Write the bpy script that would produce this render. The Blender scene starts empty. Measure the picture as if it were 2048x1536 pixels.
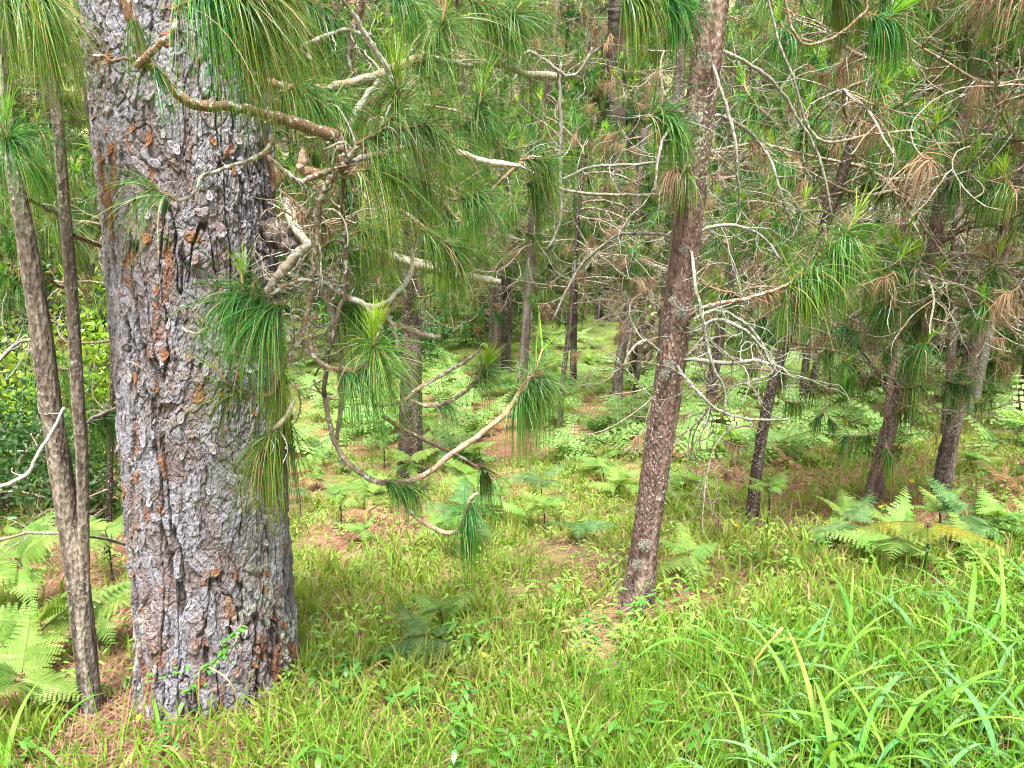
import bpy, math, random
import numpy as np
from mathutils import Vector, Matrix

# ------------------------------------------------------------------ camera, sky, sun, exposure
sc = bpy.context.scene
col = sc.collection
PITCH = math.radians(16.0)
FPX = 1538.0
CAM = np.array([0.0, 0.0, 1.6])
cd = bpy.data.cameras.new("camera"); cam = bpy.data.objects.new("camera", cd); col.objects.link(cam)
cam.location = CAM; cam.rotation_euler = (math.pi / 2 - PITCH, 0, 0)
cd.sensor_width = 36.0; cd.lens = FPX / 2048.0 * 36.0; cd.clip_start = 0.05; cd.clip_end = 600
sc.camera = cam

SUN_EL, SUN_AZ = math.radians(70), math.radians(180)      # azimuth clockwise from +Y (behind the camera, left)
w = bpy.data.worlds.new("World"); sc.world = w; w.use_nodes = True
nt = w.node_tree; nt.nodes.clear()
sky = nt.nodes.new("ShaderNodeTexSky"); sky.sky_type = 'NISHITA'; sky.sun_disc = False
sky.sun_elevation = SUN_EL; sky.sun_rotation = SUN_AZ; sky.dust_density = 4.0; sky.air_density = 1.2
hs = nt.nodes.new("ShaderNodeHueSaturation"); hs.inputs['Saturation'].default_value = 0.15
bg = nt.nodes.new("ShaderNodeBackground"); bg.inputs['Strength'].default_value = 0.065
wo = nt.nodes.new("ShaderNodeOutputWorld")
nt.links.new(sky.outputs[0], hs.inputs['Color']); nt.links.new(hs.outputs[0], bg.inputs[0]); nt.links.new(bg.outputs[0], wo.inputs[0])
sd = bpy.data.lights.new("sun", 'SUN'); sd.energy = 2.3; sd.angle = math.radians(12); sd.color = (1.0, 0.98, 0.93)
so = bpy.data.objects.new("sun", sd); col.objects.link(so)
_d = Vector((math.sin(SUN_AZ) * math.cos(SUN_EL), math.cos(SUN_AZ) * math.cos(SUN_EL), math.sin(SUN_EL)))
so.rotation_euler = _d.to_track_quat('Z', 'Y').to_euler()
sc.view_settings.view_transform = 'Standard'; sc.view_settings.look = 'None'
sc.view_settings.gamma = 1.0; sc.view_settings.use_curve_mapping = False
sc.view_settings.exposure = 2.7
try:
    sc.cycles.filter_width = 1.1; sc.cycles.max_bounces = 6; sc.cycles.diffuse_bounces = 4; sc.cycles.transmission_bounces = 4
except Exception: pass

rng = np.random.default_rng(7)

# ------------------------------------------------------------------ noise
def _hash(ix, iy, seed):
    h = (ix.astype(np.int64) * 374761393 + iy.astype(np.int64) * 668265263 + seed * 1442695041) & 0x7fffffff
    h = ((h ^ (h >> 13)) * 1274126177) & 0x7fffffff
    h = ((h ^ (h >> 16)) * 974634621) & 0x7fffffff
    return ((h ^ (h >> 15)) & 0xffffff) / float(0xffffff)
def vnoise(x, y, seed=0):
    x = np.asarray(x, float); y = np.asarray(y, float)
    ix = np.floor(x); iy = np.floor(y); fx = x - ix; fy = y - iy
    fx = fx * fx * (3 - 2 * fx); fy = fy * fy * (3 - 2 * fy)
    a = _hash(ix, iy, seed); b = _hash(ix + 1, iy, seed); c = _hash(ix, iy + 1, seed); d = _hash(ix + 1, iy + 1, seed)
    return (a * (1 - fx) + b * fx) * (1 - fy) + (c * (1 - fx) + d * fx) * fy
def fbm(x, y, seed=0, o=4):
    s = 0; a = .5; t = 0
    for k in range(o):
        s = s + a * vnoise(np.asarray(x) * 2 ** k + 17.3 * k, np.asarray(y) * 2 ** k + 9.1 * k, seed + k); t += a; a *= .5
    return s / t
def worley(x, y, seed=0):
    ix = np.floor(x); iy = np.floor(y)
    f1 = np.full(x.shape, 9.0); f2 = f1.copy(); cid = np.zeros(x.shape)
    for dx in (-1, 0, 1):
        for dy in (-1, 0, 1):
            cx = ix + dx; cy = iy + dy
            px = cx + _hash(cx, cy, seed); py = cy + _hash(cx, cy, seed + 91)
            d = np.hypot(x - px, y - py); r = _hash(cx, cy, seed + 333)
            n = d < f1
            f2 = np.where(n, f1, np.minimum(f2, d)); cid = np.where(n, r, cid); f1 = np.where(n, d, f1)
    return f1, f2, cid
def sstep(a, b, x):
    t = np.clip((x - a) / (b - a), 0, 1); return t * t * (3 - 2 * t)
def nrm(a):
    return a / np.maximum(np.linalg.norm(a, axis=-1, keepdims=True), 1e-9)
def mixc(a, b, t):
    a = np.asarray(a, float); b = np.asarray(b, float); t = np.asarray(t, float)[..., None]
    return a * (1 - t) + b * t

# ------------------------------------------------------------------ terrain height and pixel <-> world
def splus(x, k): return k * np.log1p(np.exp(np.clip(np.asarray(x, float) / k, -60, 60)))
def height(x, y):
    x = np.asarray(x, float); y = np.asarray(y, float)
    br = 2.28 + .30 * np.clip(x, -.3, 4)
    s = splus(y - br, .25)
    s = s * (1 + .15 * sstep(0, -4, x))
    z = -2.45 * (1 - np.exp(-s / 8.0))
    z = z + .40 * splus(y - 21 - 2.0 * np.sin(x * .13), 2.2)
    z = z - .17 * splus(y - 62, 6)
    z = z + .06 * (np.clip(x, -3, 3)) * sstep(0, 2, y) * (1 - sstep(3, 8, y))
    z = z + .16 * (fbm(x * .45, y * .45, 5, 3) - .5) * sstep(1, 6, y) + .05 * (fbm(x * 2.1, y * 2.1, 8, 2) - .5)
    return z
_cp, _sp = math.cos(PITCH), math.sin(PITCH)
def ray(px, py):
    u = (px - 1024.0) / FPX; v = (768.0 - py) / FPX
    return np.array([u, _cp + v * _sp, -_sp + v * _cp])
def at(px, py, Y):
    r = ray(px, py); return CAM + r * (Y / r[1])
def depth(p): return (p[1] - CAM[1]) * _cp - (p[2] - CAM[2]) * _sp
_YS = .6 * 1.006 ** np.arange(890)
def ground_hit(px, py):
    r = ray(px, py); P = CAM[None] + r[None] * (_YS / r[1])[:, None]
    hit = P[:, 2] < height(P[:, 0], P[:, 1])
    return P[int(np.argmax(hit))] if hit.any() else P[-1]

# ------------------------------------------------------------------ mesh building
class MB:
    def __init__(s): s.V = []; s.Q = []; s.T = []; s.C = []; s.MQ = []; s.MT = []; s.n = 0
    def add(s, V, Q=None, T=None, C=(1, 1, 1), mat=0):
        V = np.asarray(V, float).reshape(-1, 3); C = np.asarray(C, float)
        if C.ndim == 1: C = np.tile(C, (len(V), 1))
        s.V.append(V); s.C.append(C)
        if Q is not None and len(Q): Q = np.asarray(Q).reshape(-1, 4); s.Q.append(Q + s.n); s.MQ.append(np.full(len(Q), mat))
        if T is not None and len(T): T = np.asarray(T).reshape(-1, 3); s.T.append(T + s.n); s.MT.append(np.full(len(T), mat))
        s.n += len(V)
    def mesh(s, name, mats, origin=(0, 0, 0), smooth=True):
        me = bpy.data.meshes.new(name)
        if not s.V: return me
        V = np.concatenate(s.V) - np.asarray(origin, float); C = np.concatenate(s.C)
        Q = np.concatenate(s.Q) if s.Q else np.zeros((0, 4), int); T = np.concatenate(s.T) if s.T else np.zeros((0, 3), int)
        M = np.concatenate([np.concatenate(s.MQ) if s.MQ else np.zeros(0), np.concatenate(s.MT) if s.MT else np.zeros(0)]).astype(np.int32)
        me.vertices.add(len(V)); me.vertices.foreach_set("co", V.astype(np.float32).ravel())
        loops = np.concatenate([Q.ravel(), T.ravel()]).astype(np.int32)
        me.loops.add(len(loops)); me.loops.foreach_set("vertex_index", loops)
        nf = len(Q) + len(T); me.polygons.add(nf)
        st = np.concatenate([np.arange(len(Q)) * 4, len(Q) * 4 + np.arange(len(T)) * 3]).astype(np.int32)
        me.polygons.foreach_set("loop_start", st)
        me.polygons.foreach_set("material_index", M)
        me.polygons.foreach_set("use_smooth", np.full(nf, smooth))
        me.update(calc_edges=True)
        a = me.color_attributes.new("Col", 'FLOAT_COLOR', 'POINT')
        a.data.foreach_set("color", np.concatenate([C, np.ones((len(C), 1))], 1).astype(np.float32).ravel())
        for m in (mats if isinstance(mats, (list, tuple)) else [mats]): me.materials.append(m)
        return me

def resample(P, n):
    P = np.asarray(P, float)
    if len(P) < 3:
        t = np.linspace(0, 1, n)[:, None]; return P[0] * (1 - t) + P[-1] * t
    Pe = np.vstack([2 * P[0] - P[1], P, 2 * P[-1] - P[-2]])
    out = []; k = len(P) - 1
    for u in np.linspace(0, k, n):
        i = min(int(u), k - 1); t = u - i; a, b, c, d = Pe[i:i + 4]
        out.append(.5 * (2 * b + (c - a) * t + (2 * a - 5 * b + 4 * c - d) * t * t + (3 * b - a - 3 * c + d) * t ** 3))
    return np.array(out)

def tube(mb, P, R, sides=6, C=(1, 1, 1), mat=0, cap=True, jag=0.0):
    P = np.asarray(P, float); n = len(P); R = np.broadcast_to(np.asarray(R, float), (n,)).copy()
    if jag and n > 4:                       # knots and small kinks
        R *= 1 + .13 * rng.normal(size=n).clip(-1, 1.8) * min(1, jag * 6); P = P.copy(); q_ = rng.normal(size=(n - 1, 3)); q_[1:] = .6 * q_[1:] + .6 * q_[:-1]; P[1:] += q_ * np.minimum(R[1:, None] * .30, .0016)
    T = nrm(np.gradient(P, axis=0))
    ref = np.array([.123, .31, .94]) if abs(T[0][2]) < .9 else np.array([1, .2, .1])
    N = nrm(np.cross(T[0], ref)); Ns = [N]
    for i in range(1, n):
        N = N - T[i] * np.dot(N, T[i]); N = nrm(N); Ns.append(N)
    Ns = np.array(Ns); B = np.cross(T, Ns)
    a = np.arange(sides) / sides * 2 * math.pi
    rr = R[:, None] * (1 + (rng.uniform(-jag, jag, (n, sides)) if jag else 0))
    V = P[:, None, :] + rr[..., None] * (np.cos(a)[None, :, None] * Ns[:, None, :] + np.sin(a)[None, :, None] * B[:, None, :])
    i = np.arange(n - 1)[:, None] * sides; j = np.arange(sides)[None, :]; j2 = (j + 1) % sides
    Q = np.stack([i + j, i + j2, i + sides + j2, i + sides + j], -1).reshape(-1, 4)
    C = np.asarray(C, float)
    if C.ndim == 2: C = np.repeat(C, sides, 0)
    V = V.reshape(-1, 3); Tt = []
    if cap:
        V = np.vstack([V, P[-1] + T[-1] * R[-1] * .4]); k = len(V) - 1; b0 = (n - 1) * sides
        Tt = [[b0 + q, b0 + (q + 1) % sides, k] for q in range(sides)]
        if C.ndim == 2: C = np.vstack([C, C[-1]])
    mb.add(V, Q, Tt, C, mat)

def ribbons(mb, O, D, L, W, segs, sag, c0, c1, r, mat=0, wprof=None, side=None):
    """many thin blades: origins O, directions D, lengths L, widths W; each bends down by sag per step"""
    N = len(O); L = np.broadcast_to(np.asarray(L, float), (N,)); W = np.broadcast_to(np.asarray(W, float), (N,))
    d = nrm(D); P = [O]; sag = np.broadcast_to(np.asarray(sag, float), (N,))
    for k in range(segs):
        d = nrm(d + np.stack([0 * sag, 0 * sag, -sag], 1)); P.append(P[-1] + d * (L / segs)[:, None])
    P = np.stack(P, 1)
    if side is None: side = nrm(np.cross(nrm(D) + np.array([0, 0, -.35]), r.normal(size=(N, 3))))
    t = np.linspace(0, 1, segs + 1)
    pr = np.interp(t, [0, .3, 1], [.8, 1, .25]) if wprof is None else wprof(t)
    off = side[:, None, :] * (W[:, None] * pr[None, :] * .5)[..., None]
    V = np.stack([P - off, P + off], 2)
    base = np.arange(N)[:, None] * (segs + 1) * 2; k = np.arange(segs)[None, :] * 2
    Q = np.stack([base + k, base + k + 1, base + k + 3, base + k + 2], -1).reshape(-1, 4)
    c0 = np.broadcast_to(np.asarray(c0, float), (N, 3)); c1 = np.broadcast_to(np.asarray(c1, float), (N, 3))
    C = c0[:, None, :] * (1 - t)[None, :, None] + c1[:, None, :] * t[None, :, None]
    C = np.repeat(C[:, :, None, :], 2, 2)
    mb.add(V.reshape(-1, 3), Q, None, C.reshape(-1, 3), mat)

# ------------------------------------------------------------------ object helpers
def thing(name, label, cat, loc, group=None):
    o = bpy.data.objects.new(name, None); o.empty_display_size = .1; col.objects.link(o)
    o.location = loc; o['label'] = label; o['category'] = cat
    if group: o['group'] = group
    return o
def part(name, mesh, parent, mtx=None, kind=None, label=None):
    o = bpy.data.objects.new(name, mesh); col.objects.link(o)
    if parent is not None: o.parent = parent
    if mtx is not None: o.matrix_local = mtx
    if kind: o['kind'] = kind
    if label: o['label'] = label
    return o
def copy_tree(o, parent=None):
    c = o.copy(); col.objects.link(c); c.parent = parent
    for ch in o.children: copy_tree(ch, c)
    return c
def RZ(loc, a, s=1.0):
    return Matrix.Translation(Vector(loc)) @ Matrix.Rotation(a, 4, 'Z') @ Matrix.Scale(s, 4)

# ------------------------------------------------------------------ materials
def newmat(name):
    m = bpy.data.materials.new(name); m.use_nodes = True; n = m.node_tree; n.nodes.clear()
    return m, n, n.nodes.new, n.links.new
def leafmat(name, trans=.4, rough=.45, spec=.35, vary=.25, tint=(1.5, 1.5, .6), noise=0.0, hue=.02):
    m, n, N, L = newmat(name)
    a = N("ShaderNodeAttribute"); a.attribute_name = "Col"
    oi = N("ShaderNodeObjectInfo")
    mr = N("ShaderNodeMapRange"); mr.inputs[3].default_value = 1 - vary; mr.inputs[4].default_value = 1 + vary
    L(oi.outputs['Random'], mr.inputs[0])
    hv = N("ShaderNodeHueSaturation"); L(a.outputs['Color'], hv.inputs['Color']); L(mr.outputs[0], hv.inputs['Value'])
    mh = N("ShaderNodeMath"); mh.operation = 'MULTIPLY'; mh.inputs[1].default_value = 7.31; L(oi.outputs['Random'], mh.inputs[0])
    fr = N("ShaderNodeMath"); fr.operation = 'FRACT'; L(mh.outputs[0], fr.inputs[0])
    m2 = N("ShaderNodeMapRange"); m2.inputs[3].default_value = .5 - hue; m2.inputs[4].default_value = .5 + hue; L(fr.outputs[0], m2.inputs[0])
    L(m2.outputs[0], hv.inputs['Hue'])
    p = N("ShaderNodeBsdfPrincipled"); p.inputs['Roughness'].default_value = rough; p.inputs['Specular IOR Level'].default_value = spec
    L(hv.outputs[0], p.inputs['Base Color'])
    t = N("ShaderNodeBsdfTranslucent")
    mx = N("ShaderNodeMix"); mx.data_type = 'RGBA'; mx.blend_type = 'MULTIPLY'; mx.inputs[0].default_value = 1
    L(hv.outputs[0], mx.inputs[6]); mx.inputs[7].default_value = (*tint, 1); L(mx.outputs[2], t.inputs['Color'])
    ms = N("ShaderNodeMixShader"); ms.inputs[0].default_value = trans; L(p.outputs[0], ms.inputs[1]); L(t.outputs[0], ms.inputs[2])
    o = N("ShaderNodeOutputMaterial"); L(ms.outputs[0], o.inputs[0])
    return m
def barkmat(name, lichen=(.42, .43, .37), scale=60, thresh=.62, bump=.5, mottle=.45, nscale=45, blotch=None, stretch=.35):
    """vertex colour, mottled by noise, with pale lichen specks and scaly relief"""
    m, n, N, L = newmat(name)
    a = N("ShaderNodeAttribute"); a.attribute_name = "Col"
    tc = N("ShaderNodeTexCoord"); mp = N("ShaderNodeMapping"); mp.inputs['Scale'].default_value = (1, 1, stretch); L(tc.outputs['Object'], mp.inputs[0])
    no = N("ShaderNodeTexNoise"); no.inputs['Scale'].default_value = nscale; no.inputs['Detail'].default_value = 5; no.inputs['Roughness'].default_value = .7
    L(mp.outputs[0], no.inputs['Vector'])
    mr = N("ShaderNodeMapRange"); mr.inputs[1].default_value = .3; mr.inputs[2].default_value = .7
    mr.inputs[3].default_value = 1 - mottle; mr.inputs[4].default_value = 1 + mottle; L(no.outputs[0], mr.inputs[0])
    mx = N("ShaderNodeMix"); mx.data_type = 'RGBA'; mx.blend_type = 'MULTIPLY'; mx.inputs[0].default_value = 1
    L(a.outputs['Color'], mx.inputs[6]); L(mr.outputs[0], mx.inputs[7])
    n2 = N("ShaderNodeTexNoise"); n2.inputs['Scale'].default_value = scale; n2.inputs['Detail'].default_value = 3; L(tc.outputs['Object'], n2.inputs['Vector'])
    n3 = N("ShaderNodeTexNoise"); n3.inputs['Scale'].default_value = 5; n3.inputs['Detail'].default_value = 2; L(tc.outputs['Object'], n3.inputs['Vector'])
    ad = N("ShaderNodeMath"); ad.operation = 'MULTIPLY_ADD'; ad.inputs[1].default_value = .35; L(n3.outputs[0], ad.inputs[0]); L(n2.outputs[0], ad.inputs[2])
    ss = N("ShaderNodeMapRange"); ss.interpolation_type = 'SMOOTHSTEP'; ss.inputs[1].default_value = thresh + .175; ss.inputs[2].default_value = thresh + .225
    L(ad.outputs[0], ss.inputs[0])
    m2 = N("ShaderNodeMix"); m2.data_type = 'RGBA'; L(ss.outputs[0], m2.inputs[0]); L(mx.outputs[2], m2.inputs[6]); m2.inputs[7].default_value = (*lichen, 1)
    p = N("ShaderNodeBsdfPrincipled"); p.inputs['Roughness'].default_value = .85; p.inputs['Specular IOR Level'].default_value = .2
    L(m2.outputs[2], p.inputs['Base Color'])
    vo = N("ShaderNodeTexVoronoi"); vo.inputs['Scale'].default_value = nscale * 1.6; L(mp.outputs[0], vo.inputs['Vector'])
    sm = N("ShaderNodeMath"); sm.operation = 'ADD'; L(no.outputs[0], sm.inputs[0]); L(vo.outputs['Distance'], sm.inputs[1])
    b = N("ShaderNodeBump"); b.inputs['Strength'].default_value = bump; b.inputs['Distance'].default_value = .008; L(sm.outputs[0], b.inputs['Height'])
    L(b.outputs[0], p.inputs['Normal'])
    o = N("ShaderNodeOutputMaterial"); L(p.outputs[0], o.inputs[0])
    return m

M_needle = leafmat("pine_needles", .27, .38, .22, .42, (1.5, 1.5, .6), hue=.025)
M_grass = leafmat("grass_blades", .40, .5, .12, .18, (1.5, 1.5, .5))
M_fern = leafmat("fern_leaf", .38, .55, .12, .22, (1.5, 1.5, .6))
M_leaf = leafmat("broad_leaf", .3, .35, .35, .2, (1.5, 1.6, .4))
M_dry = leafmat("dry_leaf", .2, .7, .1, .2, (1.2, 1, .8), hue=.01)
M_bark = barkmat("old_pine_bark", scale=170, thresh=.78, bump=.55, mottle=.25, nscale=110, lichen=(.36, .36, .33))
M_young = barkmat("young_pine_bark", scale=120, thresh=.60, bump=.9, mottle=.4, nscale=80, lichen=(.36, .34, .30))
M_lichen_bark = barkmat("lichen_pine_bark", scale=110, thresh=.55, bump=.9, mottle=.4, nscale=70, lichen=(.24, .235, .20))
M_thin = barkmat("thin_pine_bark", scale=90, thresh=.60, bump=.9, mottle=.4, nscale=70, lichen=(.27, .25, .20))
M_twig = barkmat("twig_bark", scale=70, thresh=.56, bump=.5, mottle=.4, nscale=80, lichen=(.34, .36, .30))
M_petal = leafmat("flower_petal", .3, .5, .2, .1, (1.2, 1.1, .4), hue=.005)

def groundmat():
    m, n, N, L = newmat("forest_floor")
    a = N("ShaderNodeAttribute"); a.attribute_name = "Col"
    tc = N("ShaderNodeTexCoord")
    no = N("ShaderNodeTexNoise"); no.inputs['Scale'].default_value = 28; no.inputs['Detail'].default_value = 6; no.inputs['Roughness'].default_value = .75
    L(tc.outputs['Object'], no.inputs['Vector'])
    mr = N("ShaderNodeMapRange"); mr.inputs[1].default_value = .3; mr.inputs[2].default_value = .7; mr.inputs[3].default_value = .55; mr.inputs[4].default_value = 1.45
    L(no.outputs[0], mr.inputs[0])
    mx = N("ShaderNodeMix"); mx.data_type = 'RGBA'; mx.blend_type = 'MULTIPLY'; mx.inputs[0].default_value = 1
    L(a.outputs['Color'], mx.inputs[6]); L(mr.outputs[0], mx.inputs[7])
    n2 = N("ShaderNodeTexNoise"); n2.inputs['Scale'].default_value = 2.2; n2.inputs['Detail'].default_value = 8; n2.inputs['Roughness'].default_value = .7
    L(tc.outputs['Object'], n2.inputs['Vector'])
    hv = N("ShaderNodeHueSaturation"); L(mx.outputs[2], hv.inputs['Color'])
    m3 = N("ShaderNodeMapRange"); m3.inputs[1].default_value = .3; m3.inputs[2].default_value = .7; m3.inputs[3].default_value = .7; m3.inputs[4].default_value = 1.3
    L(n2.outputs[0], m3.inputs[0]); L(m3.outputs[0], hv.inputs['Value'])
    p = N("ShaderNodeBsdfPrincipled"); p.inputs['Roughness'].default_value = .95; p.inputs['Specular IOR Level'].default_value = .1
    L(hv.outputs[0], p.inputs['Base Color'])
    b = N("ShaderNodeBump"); b.inputs['Strength'].default_value = .8; b.inputs['Distance'].default_value = .03; L(no.outputs[0], b.inputs['Height']); L(b.outputs[0], p.inputs['Normal'])
    o = N("ShaderNodeOutputMaterial"); L(p.outputs[0], o.inputs[0])
    return m
M_ground = groundmat()

# ------------------------------------------------------------------ ground sheet
def litter_mask(x, y):
    """1 where brown needle litter lies, 0 where grass grows"""
    m = sstep(.47, .58, fbm(x * 1.15 + 3, y * 1.1 + 1, 21, 4))
    m = np.maximum(m, sstep(.9, .35, np.hypot((x + .98) / .62, (y - 2.15) / .5)))          # round the old pine's foot
    m = m * (1 - .85 * sstep(1.3, .5, np.hypot((x + .1) / 1.1, (y - 2.7) / .8)))
    m = np.maximum(m, .9 * sstep(1.5, .6, np.hypot((x - .1) / 2.4, (y - 8.3) / 1.1)))      # open patch on the slope
    m = np.maximum(m, .8 * sstep(.55, .2, np.hypot(x - .62, y - 2.95)))
    m = m * (1 - .65 * sstep(1.2, 3.0, x) * sstep(4.5, 6, y))
    return m * sstep(1.2, 2.4, y + .2 - .25 * np.clip(x, -2, 3))
def nonuni(lo, hi, c, n, k):
    t = np.linspace(-1, 1, n); s = np.sinh(t * k) / math.sinh(k)
    return np.where(s < 0, c + s * (c - lo), c + s * (hi - c))
gx = nonuni(-130, 130, .3, 360, 5.2); gy = nonuni(-25, 190, 4.0, 400, 4.6)
GX, GY = np.meshgrid(gx, gy, indexing='xy'); GZ = height(GX, GY)
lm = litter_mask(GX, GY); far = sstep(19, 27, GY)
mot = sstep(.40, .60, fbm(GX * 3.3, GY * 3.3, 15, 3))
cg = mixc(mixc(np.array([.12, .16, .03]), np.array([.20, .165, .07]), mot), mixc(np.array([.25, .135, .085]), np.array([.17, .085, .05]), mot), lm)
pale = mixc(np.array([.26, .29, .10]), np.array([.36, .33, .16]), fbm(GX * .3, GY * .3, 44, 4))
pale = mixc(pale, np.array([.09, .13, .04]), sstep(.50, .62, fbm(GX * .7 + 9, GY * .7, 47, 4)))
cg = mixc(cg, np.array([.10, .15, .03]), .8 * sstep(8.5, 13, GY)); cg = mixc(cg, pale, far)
mb = MB(); nx, ny = len(gx), len(gy)
ii = (np.arange(ny - 1)[:, None] * nx + np.arange(nx - 1)[None, :])
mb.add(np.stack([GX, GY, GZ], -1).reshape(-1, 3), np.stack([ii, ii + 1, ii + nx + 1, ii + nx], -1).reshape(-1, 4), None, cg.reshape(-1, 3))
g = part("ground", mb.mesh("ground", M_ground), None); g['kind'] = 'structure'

# ------------------------------------------------------------------ needle tufts
DG, MG, YG = np.array([.016, .070, .024]), np.array([.055, .155, .020]), np.array([.17, .215, .018])
BRN, BRN2 = np.array([.20, .115, .065]), np.array([.30, .205, .125])
CAN = np.array([.13, .28, .022])
def tuft(mb, S, n, Ln, W, segs, r, dead=False, candle=0, sag=.85, yellow=.25, bristle=True, mat=0, matw=1):
    """S: shoot polyline in space; long needles hang from it, short bright ones stand at the tip"""
    S = np.asarray(S, float); m = len(S)
    T = nrm(np.gradient(S, axis=0))
    t = r.uniform(.05, 1, n) ** .8 * (m - 1); i = np.minimum(t.astype(int), m - 2); f = (t - i)[:, None]
    O = S[i] * (1 - f) + S[i + 1] * f; tg = T[i]
    rad = r.normal(size=(n, 3)); rad -= tg * np.sum(rad * tg, 1, keepdims=True); rad = nrm(rad)
    D = nrm(tg * .7 + rad * .6 + np.array([0, 0, .05]))
    L = Ln * r.uniform(.65, 1.1, n)
    fr = (t / (m - 1))
    if dead:
        q = r.uniform(0, 1, n); c0 = mixc(BRN, BRN2, q); c1 = mixc(BRN * .8, BRN2, r.uniform(0, 1, n))
    else:
        q = r.uniform(0, 1, n) ** 1.4; tn = r.uniform(.72, 1.12); bl_ = r.uniform(0, .35)
        c0 = mixc(mixc(DG, np.array([.016, .075, .040]), bl_ * 2), MG, q) * tn; c1 = mixc(MG, YG, np.clip(r.uniform(-.5, .9, n) * yellow * 2.2, 0, 1))
        old = r.uniform(0, 1, n) < yellow * .45 * (1.3 - fr)
        c0 = np.where(old[:, None], mixc(MG, YG, q), c0); c1 = np.where(old[:, None], mixc(YG, BRN2, q * .5), c1)
    if not dead:
        br_ = r.uniform(0, 1, n) < .06; c0 = np.where(br_[:, None], BRN, c0); c1 = np.where(br_[:, None], BRN2, c1)
    # needles gather in hanging locks: pull their sideways direction toward a few common ones
    k = max(4, n // 18); ld = nrm(r.normal(size=(k, 3)) * np.array([1, 1, .35])); li = r.integers(0, k, n)
    D = nrm(D + ld[li] * .6); L = L * r.uniform(.6, 1.12, k)[li]; sag = sag * r.uniform(.6, 1.5, k)[li]
    ribbons(mb, O, D, L, W * r.uniform(.7, 1.3, n), segs, sag * r.uniform(.2, 1.9, n), c0, c1, r, mat)
    if bristle:                                            # brown scale leaves along the shoot
        nb = n // 3; tb = r.uniform(0, 1, nb) * (m - 1); ib = np.minimum(tb.astype(int), m - 2); fb = (tb - ib)[:, None]
        Ob = S[ib] * (1 - fb) + S[ib + 1] * fb; rb = r.normal(size=(nb, 3))
        cb = mixc([.24, .14, .085], [.40, .29, .19], r.uniform(0, 1, nb))
        ribbons(mb, Ob, nrm(T[ib] * .7 + nrm(rb)), .016 * r.uniform(.6, 1.4, nb) * (Ln / .21), W * 1.2, 1, .1, cb, cb, r, mat)
    if candle:
        nc = candle; up = nrm(T[-1] + np.array([0, 0, .9])); rr = nrm(r.normal(size=(nc, 3)))
        D = nrm(up * 1.5 + rr * .75); tt = r.uniform(0, .06, nc)[:, None] * (Ln / .21)
        cc = mixc(CAN, [.19, .31, .035], r.uniform(0, 1, nc))
        ribbons(mb, S[-1] + up * tt, D, Ln * r.uniform(.22, .48, nc), W * 1.15, 2, .05, cc, cc * np.array([1.1, 1.1, 1]), r, mat)
        tube(mb, np.array([S[-1], S[-1] + up * .05 * (Ln / .21)]), [.004, .002], 4, [.34, .2, .11], mat)

def shoot(e, L, r, n=6):
    d = np.array([math.cos(e), 0, math.sin(e)]); P = [np.zeros(3)]
    for k in range(n):
        d = nrm(d + np.array([0, r.normal() * .08, .10])); P.append(P[-1] + d * L / n)
    return np.array(P)
TW1, TW2, TWD = np.array([.105, .064, .042]), np.array([.20, .138, .090]), np.array([.185, .168, .138])
TUFT_E = [-60, -30, 0, 30, 60]
LIB_TUFT = {}
for e in TUFT_E:
    for v in range(3):
        r = np.random.default_rng(100 + e + v * 7); m_ = MB()
        S = shoot(math.radians(e), r.uniform(.08, .17), r)
        tube(m_, S, np.linspace(.004, .003, len(S)), 5, [.27, .17, .11])
        tuft(m_, S, 100, .21, .0040, 4, r, candle=(22 if (v != 1 and e >= -30) else 0), yellow=[.2, .4, .28][v])
        LIB_TUFT[(e, v)] = m_.mesh("needle_tuft", M_needle)
LIB_DEAD = []
for v in range(3):
    r = np.random.default_rng(300 + v); m_ = MB(); S = shoot(math.radians(-30), .1, r)
    tube(m_, S, .003, 5, TW2); tuft(m_, S, 80, .14, .0026, 4, r, dead=True); LIB_DEAD.append(m_.mesh("dead_needle_tuft", M_dry))

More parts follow.
